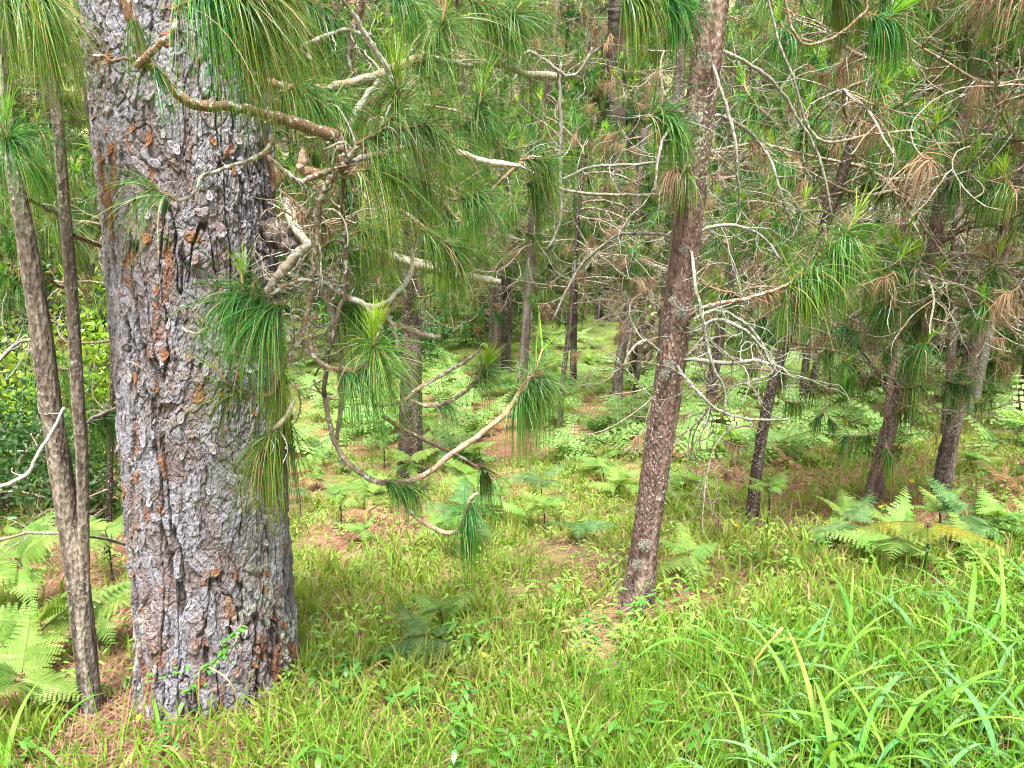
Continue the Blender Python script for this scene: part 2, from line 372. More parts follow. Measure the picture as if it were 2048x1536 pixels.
# ------------------------------------------------------------------ branches
def grow(r, L, R, e0, curl, ntw, dead):
    """a pine branch along +X: strokes [(points, radii)] and live tips [(position, direction)]"""
    strokes, tips = [], []
    d = np.array([math.cos(e0), 0, math.sin(e0)]); P = [np.zeros(3)]; n = 14; wob = r.normal(size=2) * .03
    dirs = [d]
    for k in range(n):
        wob = wob * .75 + r.normal(size=2) * .07
        lift = -.07 if k < n * .55 else .13
        d = nrm(d + np.array([0, wob[0], lift + wob[1]])); P.append(P[-1] + d * L / n); dirs.append(d)
    P = np.array(P); strokes.append((P, np.linspace(R, R * .35, n + 1))); tips.append((P[-1], d))
    for q in range(ntw):
        t = r.uniform(.25, .97); i = int(t * n); sgn = 1 if r.random() < .5 else -1
        a = sgn * r.uniform(.5, 1.35); b = dirs[i]
        dd = nrm(np.array([b[0] * math.cos(a) - b[1] * math.sin(a), b[0] * math.sin(a) + b[1] * math.cos(a), b[2] + r.uniform(-.5, .4)]))
        l = L * r.uniform(.18, .5) * (1.15 - .5 * t); m = 9
        cv = nrm(r.normal(size=3)) * curl * r.uniform(.2, 1.2) + np.array([0, 0, .4 * curl]); p = [P[i]]
        rt = R * (.55 - .25 * t)
        for k in range(m):
            dd = nrm(dd + np.cross(cv, dd) * .8 + np.array([0, 0, (-.07 if k < 4 else .12)]) + r.normal(size=3) * .13); p.append(p[-1] + dd * l / m)
        p = np.array(p); strokes.append((p, np.linspace(rt, rt * .5, m + 1))); tips.append((p[-1], dd))
        for u in range(r.integers(0, 3 if dead else 2)):
            j = r.integers(3, m); d3 = nrm(dd + r.normal(size=3) * .8); pp = [p[j]]; cv3 = nrm(r.normal(size=3)) * curl
            for k in range(6):
                d3 = nrm(d3 + np.cross(cv3, d3) + np.array([0, 0, .08])); pp.append(pp[-1] + d3 * l * .5 / 6)
            pp = np.array(pp); strokes.append((pp, np.linspace(rt * .55, rt * .35, 7))); tips.append((pp[-1], d3))
    return strokes, tips
def strokes_mesh(mb, strokes, ca, cb, r, sides=5, mat=0):
    for k, (P, R) in enumerate(strokes):
        c = mixc(ca, cb, np.clip(np.linspace(0, .7, len(P)) + r.uniform(-.2, .3), 0, 1))
        tube(mb, P, R, 6 if k == 0 else sides, c, mat, jag=.12)

LIB_BARE, LIB_LIVE = [], []
for v in range(10):
    r = np.random.default_rng(500 + v); s, tp = grow(r, 1.0, .0068, r.uniform(-.1, .6), .26, r.integers(10, 17), True)
    m_ = MB(); strokes_mesh(m_, s, TW2, TWD, r); LIB_BARE.append((m_.mesh("bare_branch", M_twig), [tp[q] for q in (0, len(tp) // 3, len(tp) // 2, len(tp) - 2)][v % 2:]))
for v in range(10):
    r = np.random.default_rng(700 + v); s, tips = grow(r, 1.0, .010, r.uniform(-.1, .6), .20, r.integers(5, 9), False)
    m_ = MB(); strokes_mesh(m_, s, TW1, TW2, r)
    tl = []
    for (p, d) in tips:
        u = r.random()
        if u < .22: continue
        e = math.degrees(math.asin(np.clip(d[2], -1, 1))); az = math.atan2(d[1], d[0])
        eb = min(TUFT_E, key=lambda q: abs(q - e))
        me = LIB_DEAD[r.integers(3)] if u < .31 else LIB_TUFT[(eb, r.integers(3))]
        tl.append((me, RZ(p, az, r.uniform(.75, 1.15))))
    # far version: twigs and coarser needles in one bough
    f_ = MB(); strokes_mesh(f_, s, TW1, TW2, r, 4)
    for (p, d) in tips:
        if r.random() < .15: continue
        dd = np.array(d); S = np.array([p + dd * .035 * k + np.array([0, 0, .004 * k * k]) for k in range(5)])
        dead = r.random() < .12
        tuft(f_, S, 60, .23, .0095, 4, r, dead=dead, candle=(12 if r.random() < .6 and not dead else 0), yellow=r.choice([.15, .3, .45]), bristle=False, mat=1)
    LIB_LIVE.append((m_.mesh("branch", M_twig), tl, f_.mesh("bough", [M_twig, M_needle])))

def add_live(tree, mtx, v, scale_t=1.0, far=False):
    me, tl, fm = LIB_LIVE[v % 10]
    if far:
        b = part("bough", fm, tree, mtx, kind='stuff'); return b
    b = part("branch", me, tree, mtx)
    for (tm, tmx) in tl:
        part(tm.name.split('.')[0], tm, b, tmx, kind='stuff')
    return b
def add_bare(tree, mtx, v, dead=False):
    b = part("bare_branch", LIB_BARE[v % 10][0], tree, mtx)
    if dead:
        for (p, d) in LIB_BARE[v % 10][1]: part("dead_needle_tuft", LIB_DEAD[v % 3], b, RZ(p, math.atan2(d[1], d[0]), .9), kind='stuff')
    return b

# ------------------------------------------------------------------ trunks
BK = dict(red=(np.array([.088, .050, .040]), np.array([.185, .115, .094])),
          grey=(np.array([.062, .046, .038]), np.array([.145, .112, .092])),
          pale=(np.array([.085, .062, .050]), np.array([.185, .145, .118])), dark=(np.array([.036, .024, .018]), np.array([.075, .05, .038])))
def trunk_mesh(P, R, mat, bk, r, sides=20, lower=.5, amp=.05, origin=(0, 0, 0)):
    """knobbly scaly young trunk: displaced rings, rougher and greyer at the foot"""
    P = np.asarray(P); seed = int(r.integers(1000)); Lh = np.linalg.norm(P[-1] - P[0]); n = int(np.clip(Lh / .02, 30, 420))
    Pn = resample(P, n); Rn = np.interp(np.linspace(0, 1, n), np.linspace(0, 1, len(R)), R)
    z = np.linspace(0, Lh, n); a = np.arange(sides) / sides * 2 * math.pi
    A, Z = np.meshgrid(a, z); cx = np.cos(A) * 3; cy = np.sin(A) * 3
    rough = 1 + 1.3 * sstep(lower * 1.6, lower * .3, Z)
    d = (fbm(cx + Z * 3, cy + Z * 13, seed, 3) - .5) * amp * 2.2 * rough + (vnoise(A / 2 / math.pi * sides * .5, Z * 38, seed + 9) - .5) * amp * 1.5
    RR = Rn[:, None] * (1 + d)
    T = nrm(np.gradient(Pn, axis=0)); X = nrm(np.cross(np.array([0, 1.0, 0]), T)); B = np.cross(T, X)
    V = Pn[:, None, :] + RR[..., None] * (np.cos(A)[..., None] * X[:, None] + np.sin(A)[..., None] * B[:, None])
    t = np.clip((d / amp) * .5 + .5 + .25 * (fbm(cx * 2, cy * 2 + Z * 9, seed + 4, 3) - .5), 0, 1)
    c0, c1 = BK[bk]; C = mixc(c0, c1, t); gr = sstep(lower * 1.5, lower * .4, Z) * .55
    C = mixc(C, mixc(np.array([.035, .027, .023]), np.array([.17, .15, .13]), np.clip(t * 1.3 - .2, 0, 1)), gr)
    bl = fbm(cx * .8 + 7, cy * .8 + Z * 2.6, seed + 30, 4)
    C = mixc(C, C * 1.6 + np.array([.03, .032, .025]), sstep(.54, .66, bl)); C = mixc(C, C * .75, sstep(.44, .34, bl))
    i = np.arange(n - 1)[:, None] * sides; j = np.arange(sides)[None]; j2 = (j + 1) % sides
    mb = MB(); mb.add(V.reshape(-1, 3), np.stack([i + j, i + j2, i + sides + j2, i + sides + j], -1).reshape(-1, 4), None, C.reshape(-1, 3))
    return mb.mesh("trunk", mat, origin)

# ================================================================== the old pine
Yp = 2.30
row = [(1420, 440, 332), (1385, 440, 318), (1330, 439, 302), (1240, 436, 297), (1100, 424, 296), (950, 415, 300), (800, 405, 306), (650, 398, 312),
       (500, 389, 322), (370, 378, 330), (250, 368, 338), (120, 360, 345), (0, 354, 350), (-160, 346, 352), (-330, 338, 352)]
PZ = np.array([at(x, y, Yp) for (y, x, w_) in row]); PR = np.array([w_ * .5 / FPX * depth(at(x, y, Yp)) for (y, x, w_) in row])
order = np.argsort(PZ[:, 2]); PZ = PZ[order]; PR = PR[order]
zb = float(height(PZ[0][0], Yp)) - .10
old_base = np.array([PZ[0][0], Yp, zb + .10])
def old_axis(z): return np.interp(z, PZ[:, 2], PZ[:, 0]), np.interp(z, PZ[:, 2], PR)
NR = 760
zz = np.linspace(zb, PZ[-1][2], NR)
th = np.concatenate([np.linspace(-205, 25, 340, endpoint=False), np.linspace(25, 155, 50, endpoint=False)]) * math.pi / 180
ax, rad = old_axis(zz)
A, Z = np.meshgrid(th, zz); R0 = rad[:, None] + 0 * A
foot = sstep(.30, -.02, Z - zb)
R0 = R0 * (1 + .07 * foot ** 1.5 * (1 + .9 * np.cos(3 * A + .7)) + .015 * np.sin(2 * A + Z * 2))
U = A * .26; wx = (fbm(U * 9, Z * 6, 11, 3) - .5); wy = (fbm(U * 9 + 40, Z * 6, 13, 3) - .5)
f1, f2, cid = worley(U / .045 + wx * 2.2 + .3 * np.sin(Z * 5), Z / .12 + wy * 2.0, 3)
g1, g2, gid = worley(U / .020 + wx * 5, Z / .046 + wy * 5, 5)
fl = sstep(.16, .0, g2 - g1)
Fv = fbm(U * 11 + wx * .5, Z * 1.15 + wy * .35, 61, 4); Fw = fbm(U * 17 + 9, Z * 4.2, 66, 4)
deep = np.maximum(sstep(.028, .005, np.abs(Fv - .5)) * sstep(.28, .40, fbm(U * 5 + 5, Z * 3, 63, 3)), .8 * sstep(.022, .004, np.abs(Fw - .5)) * sstep(.45, .58, fbm(U * 5 + 25, Z * 3, 64, 3)))
ter = fbm(U * 19 + wx * 3, Z * 7 + cid * 2, 31, 5); lev = np.floor(ter * 10 + gid * .8) / 10
fine = fbm(U * 110, Z * 85, 41, 3)
side = sstep(-140, -175, A * 180 / math.pi) + sstep(-40, -5, A * 180 / math.pi)
disp = (cid - .5) * .006 + (lev - .5) * .015 + (gid - .5) * .006 - deep * .0115 - fl * .003 + (fine - .5) * .0045
RR = R0 + disp
V = np.stack([ax[:, None] + RR * np.cos(A), Yp + RR * np.sin(A), Z], -1)
tone = np.clip((lev - .5) * 1.6 + .45 + (gid - .5) * .28 + (fine - .5) * .6, 0, 1)
grey = mixc(np.array([.098, .088, .099]), np.array([.275, .260, .290]), tone)
pinkb = mixc(np.array([.13, .088, .075]), np.array([.23, .165, .145]), fine)
C = mixc(grey, pinkb, np.clip(sstep(.47, .37, lev) * .45 + sstep(.84, .90, gid) * .4, 0, 1))
rust = sstep(.63, .67, fbm(U * 15 + 3, Z * 8 + gid * .6, 71, 3)) * sstep(.38, .52, fbm(U * 5, Z * 1.6, 73, 2))
rust = np.maximum(rust, sstep(.972, .985, gid))
low = sstep(.75, .15, Z - zb)
rust = np.maximum(rust, low * sstep(.545, .575, fbm(U * 10 + 8, Z * 4.0, 76, 3)))
C = mixc(C, mixc(np.array([.12, .042, .020]), np.array([.25, .105, .05]), fine), rust * .85)
lich = sstep(.52, .60, fbm(U * 16, Z * 11, 81, 4)) * sstep(.85, .35, Z - zb) * sstep(.1, .25, Z - zb) * (sstep(-110, -135, A * 180 / math.pi) + sstep(-70, -45, A * 180 / math.pi))
C = mixc(C, np.array([.36, .37, .31]), lich * sstep(.35, .6, fine))
C = mixc(C, np.array([.034, .026, .023]), np.clip(deep * .95 + fl * .45, 0, 1))
n = len(th); i = np.arange(NR - 1)[:, None] * n; j = np.arange(n)[None]; j2 = (j + 1) % n
mb = MB(); mb.add(V.reshape(-1, 3), np.stack([i + j, i + j2, i + n + j2, i + n + j], -1).reshape(-1, 4), None, C.reshape(-1, 3))
old = thing("pine_tree", "old pine with a very thick grey flaking trunk and overhanging needle branches", "tree", old_base, "pine trees")
part("trunk", mb.mesh("trunk", M_bark, old_base, smooth=False), old)
# lifted bark flakes
FL = []
for v in range(8):
    r = np.random.default_rng(900 + v); k = 9; a = np.arange(k) / k * 2 * math.pi; rr = r.uniform(.65, 1.15, k)
    ring = np.stack([np.cos(a) * rr * .012, 0 * a, np.sin(a) * rr * .020], 1); ring[:, 1] = -.004 - .006 * np.abs(ring[:, 2] / .02) * (ring[:, 2] < 0) * 1.2 + r.normal(size=k) * .001
    inner = ring * .55; inner[:, 1] = -.0052
    back = ring.copy(); back[:, 1] += .004
    Vv = np.vstack([inner, ring, back, [[0, -.0055, 0]]]); q = np.arange(k); q2 = (q + 1) % k
    Q = np.vstack([np.stack([k + q, k + q2, q2, q], 1), np.stack([2 * k + q, 2 * k + q2, k + q2, k + q], 1)])
    T = np.stack([q, q2, 0 * q + 3 * k], 1)
    c = [np.array([.21, .19, .20]), np.array([.17, .11, .09]), np.array([.25, .225, .24]), np.array([.18, .08, .04])][v % 4]
    m_ = MB(); m_.add(Vv, Q, T, np.clip(c * r.uniform(.8, 1.2, (len(Vv), 1)), 0, 1)); FL.append(m_.mesh("bark_flake", M_bark, smooth=False))
r = np.random.default_rng(77)
for k in range(230):
    z = r.uniform(zb + .12, PZ[-1][2] - .25); a = math.radians(r.uniform(-190, 10))
    iz = int((z - zz[0]) / (zz[1] - zz[0])); ia = int(np.argmin(np.abs(th - a)))
    p = V[iz, ia] - old_base
    s = r.uniform(.35, .95)
    part("bark_flake", FL[r.integers(8)], old, Matrix.Translation(Vector(p)) @ Matrix.Rotation(a + math.pi / 2, 4, 'Z') @ Matrix.Rotation(r.normal() * .25, 4, 'Y') @ Matrix.Diagonal((s * r.uniform(.7, 1.3), 1, s * r.uniform(.7, 1.4), 1)))

def px_poly(pts):
    """[(px, py, Y, half width px)] -> points, radii"""
    P = np.array([at(a, b, Y) for (a, b, Y, h) in pts]); R = np.array([h / FPX * depth(at(a, b, Y)) for (a, b, Y, h) in pts])
    return P, R
def hero_branch(tree, base, pts, ca=TW1, cb=TW2, twigs=0, curl=.2, seed=0, sides=9, name="branch", mat=None, jag=.08, tl=.16):
    r = np.random.default_rng(2000 + seed); P, R = px_poly(pts); n = max(8, len(pts) * 5)
    Pn = resample(P, n); Rn = np.interp(np.linspace(0, 1, n), np.linspace(0, 1, len(R)), R)
    m_ = MB(); c = mixc(ca, cb, np.clip(np.linspace(0, 1, n) + r.uniform(-.15, .15, n), 0, 1)); tube(m_, Pn, Rn, sides, c, jag=jag)
    for k in range(twigs):
        i = r.integers(n // 5, n); d = nrm(r.normal(size=3) * np.array([1, .6, .8])); l = r.uniform(.4, 1.3) * tl; cv = nrm(r.normal(size=3)) * curl + np.array([0, curl * .6, 0]); p = [Pn[i]]
        for q in range(8):
            d = nrm(d + np.cross(cv, d) + r.normal(size=3) * .2); p.append(p[-1] + d * l / 8)
        rt = max(.0018, Rn[i] * .4); tube(m_, np.array(p), np.linspace(rt, rt * .4, 9), 5, mixc(cb, TWD, r.uniform(0, 1)), jag=.1)
        if k % 2 == 0:
            q0 = p[4]; d = nrm(d + r.normal(size=3)); pp = [q0]
            for q in range(5): d = nrm(d + r.normal(size=3) * .25); pp.append(pp[-1] + d * l / 14)
            tube(m_, np.array(pp), np.linspace(rt * .6, rt * .3, 6), 4, mixc(cb, TWD, r.uniform(0, 1)), jag=.1)
    return part(name, m_.mesh(name, mat or M_twig, base), tree)
def hero_tuft(br, base, pts, n=260, Ln=.23, candle=0, seed=0, yellow=.3, sag=.5, dead=False, W=.0016, rad=.004, name=None):
    r = np.random.default_rng(4000 + seed); P = resample(np.array([at(a, b, Y) for (a, b, Y) in pts]), 8)
    m_ = MB(); tube(m_, P, np.linspace(rad, rad * .7, 8), 6, mixc(TW1, TW2, r.uniform(0, 1, 8)))
    tuft(m_, P, int(n * 1.25), Ln, W, 7, r, dead=dead, candle=candle, sag=sag * .95, yellow=yellow)
    nm = name or ("dead_needle_tuft" if dead else "needle_tuft")
    return part(nm, m_.mesh(nm, M_dry if dead else M_needle, base), br, kind='stuff')

OB = old_base
hb = lambda pts, **k: hero_branch(old, OB, pts, **k)
ht = lambda br, pts, **k: hero_tuft(br, OB, pts, **k)
ORG = np.array([.20, .115, .070])
# the branch that crosses in front of the trunk
b1 = hb([(238, -60, 1.72, 11), (253, 0, 1.72, 11), (270, 60, 1.73, 11), (287, 116, 1.74, 14), (312, 138, 1.75, 10), (372, 201, 1.78, 10), (430, 212, 1.80, 10), (478, 216, 1.82, 10), (560, 238, 1.85, 12), (640, 262, 1.88, 13), (674, 276, 1.9, 14)], ca=ORG, cb=TW1, sides=12, seed=1)
ht(b1, [(345, 20, 1.66), (400, -8, 1.66), (440, -20, 1.66)], n=420, Ln=.30, seed=1, yellow=.3)
ht(b1, [(430, -30, 1.64), (480, -20, 1.64), (545, -14, 1.66)], n=420, Ln=.29, seed=2, yellow=.55)
ht(b1, [(400, 30, 1.70), (440, 10, 1.70), (490, 20, 1.72)], n=280, Ln=.28, seed=3, yellow=.7)
ht(b1, [(255, 20, 1.72), (262, 30, 1.72), (268, 45, 1.72)], n=42, Ln=.25, seed=4, yellow=.05)
ht(b1, [(300, 118, 1.74), (308, 130, 1.74), (315, 140, 1.74)], n=36, Ln=.15, seed=5, yellow=.05)
b2 = hb([(283, 122, 1.73, 8), (276, 130, 1.71, 7), (298, 106, 1.69, 7), (322, 86, 1.67, 6.5), (345, 70, 1.66, 6), (352, 40, 1.66, 5)], ca=ORG, cb=TW2, seed=2)
b3 = hb([(272, 116, 1.73, 4), (250, 118, 1.72, 3.5), (225, 122, 1.71, 3), (205, 112, 1.7, 3), (186, 113, 1.7, 4)], cb=TW2, seed=3, twigs=2)
# fork below the front branch's end
b4 = hb([(672, 272, 1.9, 13), (686, 296, 1.9, 11), (688, 322, 1.9, 12), (684, 345, 1.9, 10)], ca=np.array([.12, .085, .06]), cb=TW1, seed=4, twigs=5, sides=12)
b5 = hb([(684, 338, 1.9, 8), (660, 362, 1.91, 8), (640, 395, 1.92, 8), (635, 440, 1.93, 8), (636, 475, 1.93, 6), (625, 560, 1.95, 5), (622, 600, 1.95, 5)], seed=5, twigs=6)
b6 = hb([(690, 330, 1.9, 7), (740, 312, 1.93, 7), (790, 300, 1.96, 7), (850, 298, 2.0, 8), (915, 305, 2.03, 8), (960, 321, 2.06, 7), (1045, 332, 2.1, 3)], ca=np.array([.16, .12, .10]), cb=np.array([.32, .26, .20]), seed=6)
b7 = hb([(690, 320, 1.9, 6), (725, 290, 1.88, 6), (770, 262, 1.87, 6), (795, 225, 1.86, 5)], ca=TW2, seed=7, twigs=3)
ht(b7, [(712, 290, 1.87), (755, 262, 1.86), (798, 222, 1.85)], n=210, Ln=.24, seed=7, yellow=.45, sag=.42)
ht(b7, [(780, 265, 1.85), (820, 255, 1.84), (860, 250, 1.84)], n=170, Ln=.22, seed=8, yellow=.25, sag=.4)
ht(b7, [(790, 235, 1.87), (795, 200, 1.87), (795, 175, 1.87)], n=120, Ln=.20, candle=60, seed=9, yellow=.2, sag=.25)
b8 = hb([(684, 345, 1.9, 5), (720, 340, 1.9, 5), (760, 352, 1.92, 5), (830, 378, 1.95, 4), (850, 392, 1.96, 3)], ca=TW2, seed=8, twigs=4)
ht(b8, [(690, 345, 1.88), (730, 340, 1.88), (780, 350, 1.88)], n=180, Ln=.24, seed=10, yellow=.75)
ht(b8, [(750, 345, 1.92), (800, 350, 1.92), (850, 362, 1.92)], n=150, Ln=.22, seed=11, yellow=.55)
ht(b8, [(800, 300, 1.95), (850, 285, 1.95), (900, 290, 1.95)], n=150, Ln=.21, seed=12, yellow=.35)
# upper right limb behind the front branch
b9 = hb([(500, 150, 2.12, 9), (560, 172, 2.14, 9), (610, 180, 2.15, 9), (690, 168, 2.18, 9), (740, 155, 2.2, 9), (800, 132, 2.22, 9), (850, 118, 2.24, 8), (925, 130, 2.3, 6), (1000, 128, 2.35, 6), (1060, 148, 2.4, 7), (1112, 154, 2.42, 8)], ca=ORG, cb=np.array([.22, .2, .15]), seed=9, twigs=8, sides=10)
b10 = hb([(610, 182, 2.15, 6), (640, 215, 2.13, 6), (672, 248, 2.1, 6), (690, 268, 2.08, 6)], seed=10, ca=TW1)
ht(b10, [(560, 185, 2.1), (585, 178, 2.1), (615, 184, 2.1)], n=240, Ln=.23, seed=13, yellow=.1)
ht(b10, [(640, 205, 2.1), (665, 200, 2.1), (690, 215, 2.1)], n=180, Ln=.2, seed=14, yellow=.3)
b11 = hb([(670, 290, 2.2, 16), (700, 250, 2.22, 17), (735, 215, 2.25, 18), (762, 180, 2.27, 15), (725, 158, 2.26, 9)], ca=np.array([.13, .08, .055]), cb=TW1, seed=11, sides=12)
b12 = hb([(692, 268, 2.1, 8), (712, 225, 2.12, 8), (738, 188, 2.14, 7), (758, 160, 2.15, 5)], ca=np.array([.30, .29, .25]), cb=np.array([.25, .23, .19]), seed=12)
b13 = hb([(700, 15, 2.05, 4), (726, 60, 2.08, 5), (748, 98, 2.1, 6), (775, 140, 2.12, 6), (790, 178, 2.12, 4)], ca=np.array([.30, .27, .23]), cb=np.array([.27, .24, .20]), seed=13)
b14 = hb([(725, -10, 2.3, 9), (716, 30, 2.3, 9), (700, 70, 2.3, 9), (702, 120, 2.3, 8), (712, 155, 2.3, 7)], seed=14, twigs=5, sides=9)
b15 = hb([(680, 10, 2.3, 5), (660, 50, 2.3, 6), (690, 0, 2.3, 5), (720, 10, 2.3, 5)], seed=15, twigs=5)
b16 = hb([(620, 120, 2.25, 4), (605, 95, 2.25, 5), (640, 78, 2.25, 5), (690, 60, 2.27, 4), (740, 72, 2.3, 4)], ca=TW2, cb=TWD, seed=16, twigs=7)
ht(b14, [(600, -10, 2.3), (630, 10, 2.3), (660, 20, 2.3)], n=260, Ln=.25, seed=15, yellow=.4)
ht(b14, [(570, 40, 2.35), (600, 50, 2.35), (640, 60, 2.35)], n=260, Ln=.25, seed=16, yellow=.2, candle=20)
ht(b9, [(835, 130, 2.2), (868, 85, 2.18), (886, 40, 2.16)], n=250, Ln=.25, candle=34, seed=17, yellow=.12, sag=.42)
ht(b9, [(800, 140, 2.18), (830, 125, 2.18), (860, 120, 2.18)], n=120, Ln=.24, seed=18, yellow=.35)
ht(b9, [(965, 45, 2.3), (1000, 38, 2.3), (1030, 25, 2.3)], n=340, Ln=.23, candle=50, seed=19, yellow=.2)
ht(b9, [(920, -10, 2.3), (950, 5, 2.3), (985, 10, 2.3)], n=280, Ln=.22, seed=20, yellow=.3)
ht(b9, [(890, 262, 2.2), (945, 240, 2.2), (960, 205, 2.2)], n=320, Ln=.23, candle=36, seed=21, yellow=.3)
ht(b9, [(760, -20, 2.3), (800, -5, 2.3), (830, 10, 2.3)], n=260, Ln=.24, seed=22, yellow=.3)
ht(b9, [(560, 60, 2.4), (590, 75, 2.4), (612, 95, 2.4)], n=220, Ln=.22, candle=20, seed=23, yellow=.2)
# thin twig curling in front of the bark
b17 = hb([(545, 268, 1.86, 5), (536, 300, 1.85, 6), (500, 318, 1.84, 4), (450, 336, 1.83, 4), (405, 352, 1.82, 4), (392, 378, 1.81, 4), (376, 396, 1.8, 3), (356, 402, 1.8, 3)], ca=TW2, cb=TWD, seed=17, twigs=4, tl=.06)
ht(b17, [(352, 400, 1.8), (330, 388, 1.79), (305, 378, 1.79)], n=75, Ln=.22, seed=24, yellow=.5)
b18 = hb([(535, 310, 1.9, 4), (570, 345, 1.92, 5), (600, 362, 1.94, 6), (640, 348, 1.94, 6), (672, 335, 1.92, 6)], ca=TW2, cb=TW2, seed=18, twigs=4)
b19 = hb([(612, 290, 2.1, 9), (606, 320, 2.1, 10), (608, 338, 2.1, 12), (650, 350, 2.1, 9)], ca=np.array([.36, .26, .18]), cb=ORG, seed=19, sides=10)
# broken burl and bleached stubs on the right flank
b20 = hb([(540, 455, 2.22, 22), (562, 472, 2.15, 24), (585, 488, 2.1, 18), (602, 496, 2.08, 8)], ca=np.array([.05, .035, .028]), cb=np.array([.13, .105, .085]), seed=20, sides=16, name="burl", jag=.22, mat=M_thin)
PAL = np.array([.27, .22, .165])
b21 = hb([(572, 400, 2.1, 6), (582, 435, 2.08, 9), (600, 470, 2.05, 9), (618, 492, 2.03, 9)], ca=PAL, cb=PAL * .9, seed=21, twigs=4, sides=10)
b22 = hb([(622, 490, 2.02, 9), (592, 512, 2.0, 10), (565, 540, 1.98, 10), (545, 568, 1.96, 9), (528, 592, 1.95, 8)], ca=PAL, cb=PAL, seed=22, sides=10)
b23 = hb([(614, 488, 2.03, 7), (628, 525, 2.02, 7), (648, 560, 2.0, 6), (690, 590, 1.99, 6), (735, 612, 1.98, 5.5), (768, 606, 1.98, 5), (800, 580, 1.98, 5), (820, 550, 1.98, 4.5), (826, 515, 1.98, 4), (822, 497, 1.98, 3)], ca=PAL, cb=np.array([.38, .33, .28]), seed=23, sides=9)
b24 = hb([(640, 560, 2.02, 6), (660, 620, 2.03, 8), (678, 700, 2.05, 8), (684, 760, 2.06, 7), (682, 830, 2.07, 5), (672, 880, 2.08, 4)], ca=PAL, cb=PAL * .85, seed=24, sides=9)
b25 = hb([(732, 610, 1.98, 5), (752, 640, 1.97, 5), (760, 660, 1.97, 4), (750, 688, 1.97, 3.5)], ca=PAL, cb=PAL, seed=25)
b26 = hb([(735, 490, 2.2, 7), (800, 520, 2.25, 8), (870, 540, 2.3, 9), (940, 555, 2.35, 8), (1000, 563, 2.38, 6)], ca=np.array([.38, .3, .22]), cb=PAL, seed=26, sides=9, twigs=4)
b27 = hb([(640, 480, 2.2, 6), (740, 500, 2.25, 8), (850, 528, 2.3, 8), (900, 530, 2.3, 8), (952, 518, 2.3, 7)], ca=TW2, cb=PAL, seed=27, sides=9)
b28 = hb([(775, 640, 2.1, 5), (820, 660, 2.1, 6), (850, 670, 2.1, 6), (880, 672, 2.1, 4)], ca=TW2, cb=PAL, seed=28, sides=8)
b29 = hb([(776, 630, 2.0, 4), (790, 660, 2.0, 5), (793, 700, 2.0, 4)], ca=PAL, cb=PAL, seed=29)
b30 = hb([(690, 340, 1.92, 4), (686, 430, 1.95, 4.5), (692, 520, 1.97, 5), (690, 590, 1.97, 5), (672, 640, 1.96, 5), (655, 710, 1.96, 5), (648, 790, 1.97, 4.5)], ca=TW1, cb=np.array([.13, .1, .08]), seed=30, twigs=10, sides=8)
b31 = hb([(625, 560, 1.95, 5), (600, 562, 1.94, 4), (570, 572, 1.92, 4), (540, 590, 1.9, 4)], ca=ORG, cb=TW2, seed=31, twigs=3, tl=.1)
ht(b31, [(545, 595, 1.88), (500, 588, 1.87), (462, 592, 1.86)], n=420, Ln=.25, seed=31, yellow=.35, sag=.4)
ht(b31, [(575, 602, 1.9), (550, 612, 1.88), (535, 622, 1.87)], n=320, Ln=.25, seed=32, yellow=.45, sag=.4)
ht(b31, [(490, 590, 1.87), (486, 575, 1.87), (485, 565, 1.87)], n=24, Ln=.16, candle=40, seed=33)
b32 = hb([(622, 600, 1.95, 5), (605, 660, 1.93, 5), (585, 705, 1.92, 6), (555, 750, 1.9, 5.5), (545, 785, 1.9, 5), (505, 792, 1.88, 4), (478, 780, 1.87, 4)], ca=TW2, cb=TW2, seed=32, twigs=5, tl=.1)
ht(b32, [(520, 792, 1.88), (480, 783, 1.87), (452, 765, 1.86)], n=150, Ln=.25, seed=34, yellow=.9, candle=8, sag=.45)
ht(b32, [(570, 730, 1.92), (560, 760, 1.92), (550, 780, 1.92)], n=150, Ln=.22, seed=35, yellow=.6)
b33 = hb([(588, 800, 1.9, 5), (575, 830, 1.89, 5), (550, 860, 1.88, 5), (530, 890, 1.87, 4)], ca=np.array([.34, .31, .2]), cb=TWD, seed=33, twigs=3, tl=.1)
ht(b33, [(560, 850, 1.88), (540, 870, 1.87), (522, 892, 1.86)], n=320, Ln=.27, seed=36, yellow=.9)
ht(b33, [(585, 830, 1.95), (575, 850, 1.95), (560, 870, 1.95)], n=200, Ln=.27, seed=37, yellow=.35)
b34 = hb([(622, 660, 1.94, 5), (622, 700, 1.93, 5), (645, 728, 1.92, 5), (675, 738, 1.91, 5), (715, 738, 1.9, 5)], ca=TW2, cb=TW2, seed=34, twigs=3, tl=.08)
ht(b34, [(660, 738, 1.9), (710, 742, 1.89), (760, 715, 1.88)], n=420, Ln=.27, seed=38, yellow=.22, sag=.7)
ht(b34, [(720, 735, 1.88), (745, 715, 1.87), (748, 690, 1.86)], n=180, Ln=.22, candle=110, seed=39, yellow=.3, sag=.3)
ht(b34, [(650, 600, 2.05), (690, 610, 2.05), (730, 600, 2.05)], n=280, Ln=.22, seed=40, yellow=.6)
ht(b34, [(700, 470, 2.05), (730, 460, 2.05), (760, 450, 2.05)], n=300, Ln=.24, seed=41, yellow=.5)
ht(b34, [(640, 500, 2.1), (670, 480, 2.1), (700, 490, 2.1)], n=220, Ln=.22, seed=42, yellow=.5)
b35 = hb([(800, 420, 2.25, 4), (830, 440, 2.22, 4), (880, 480, 2.2, 4), (905, 495, 2.2, 4)], ca=TW2, cb=TW1, seed=35, twigs=2)
ht(b35, [(830, 450, 2.2), (870, 475, 2.2), (915, 505, 2.2)], n=420, Ln=.22, seed=43, yellow=.2)
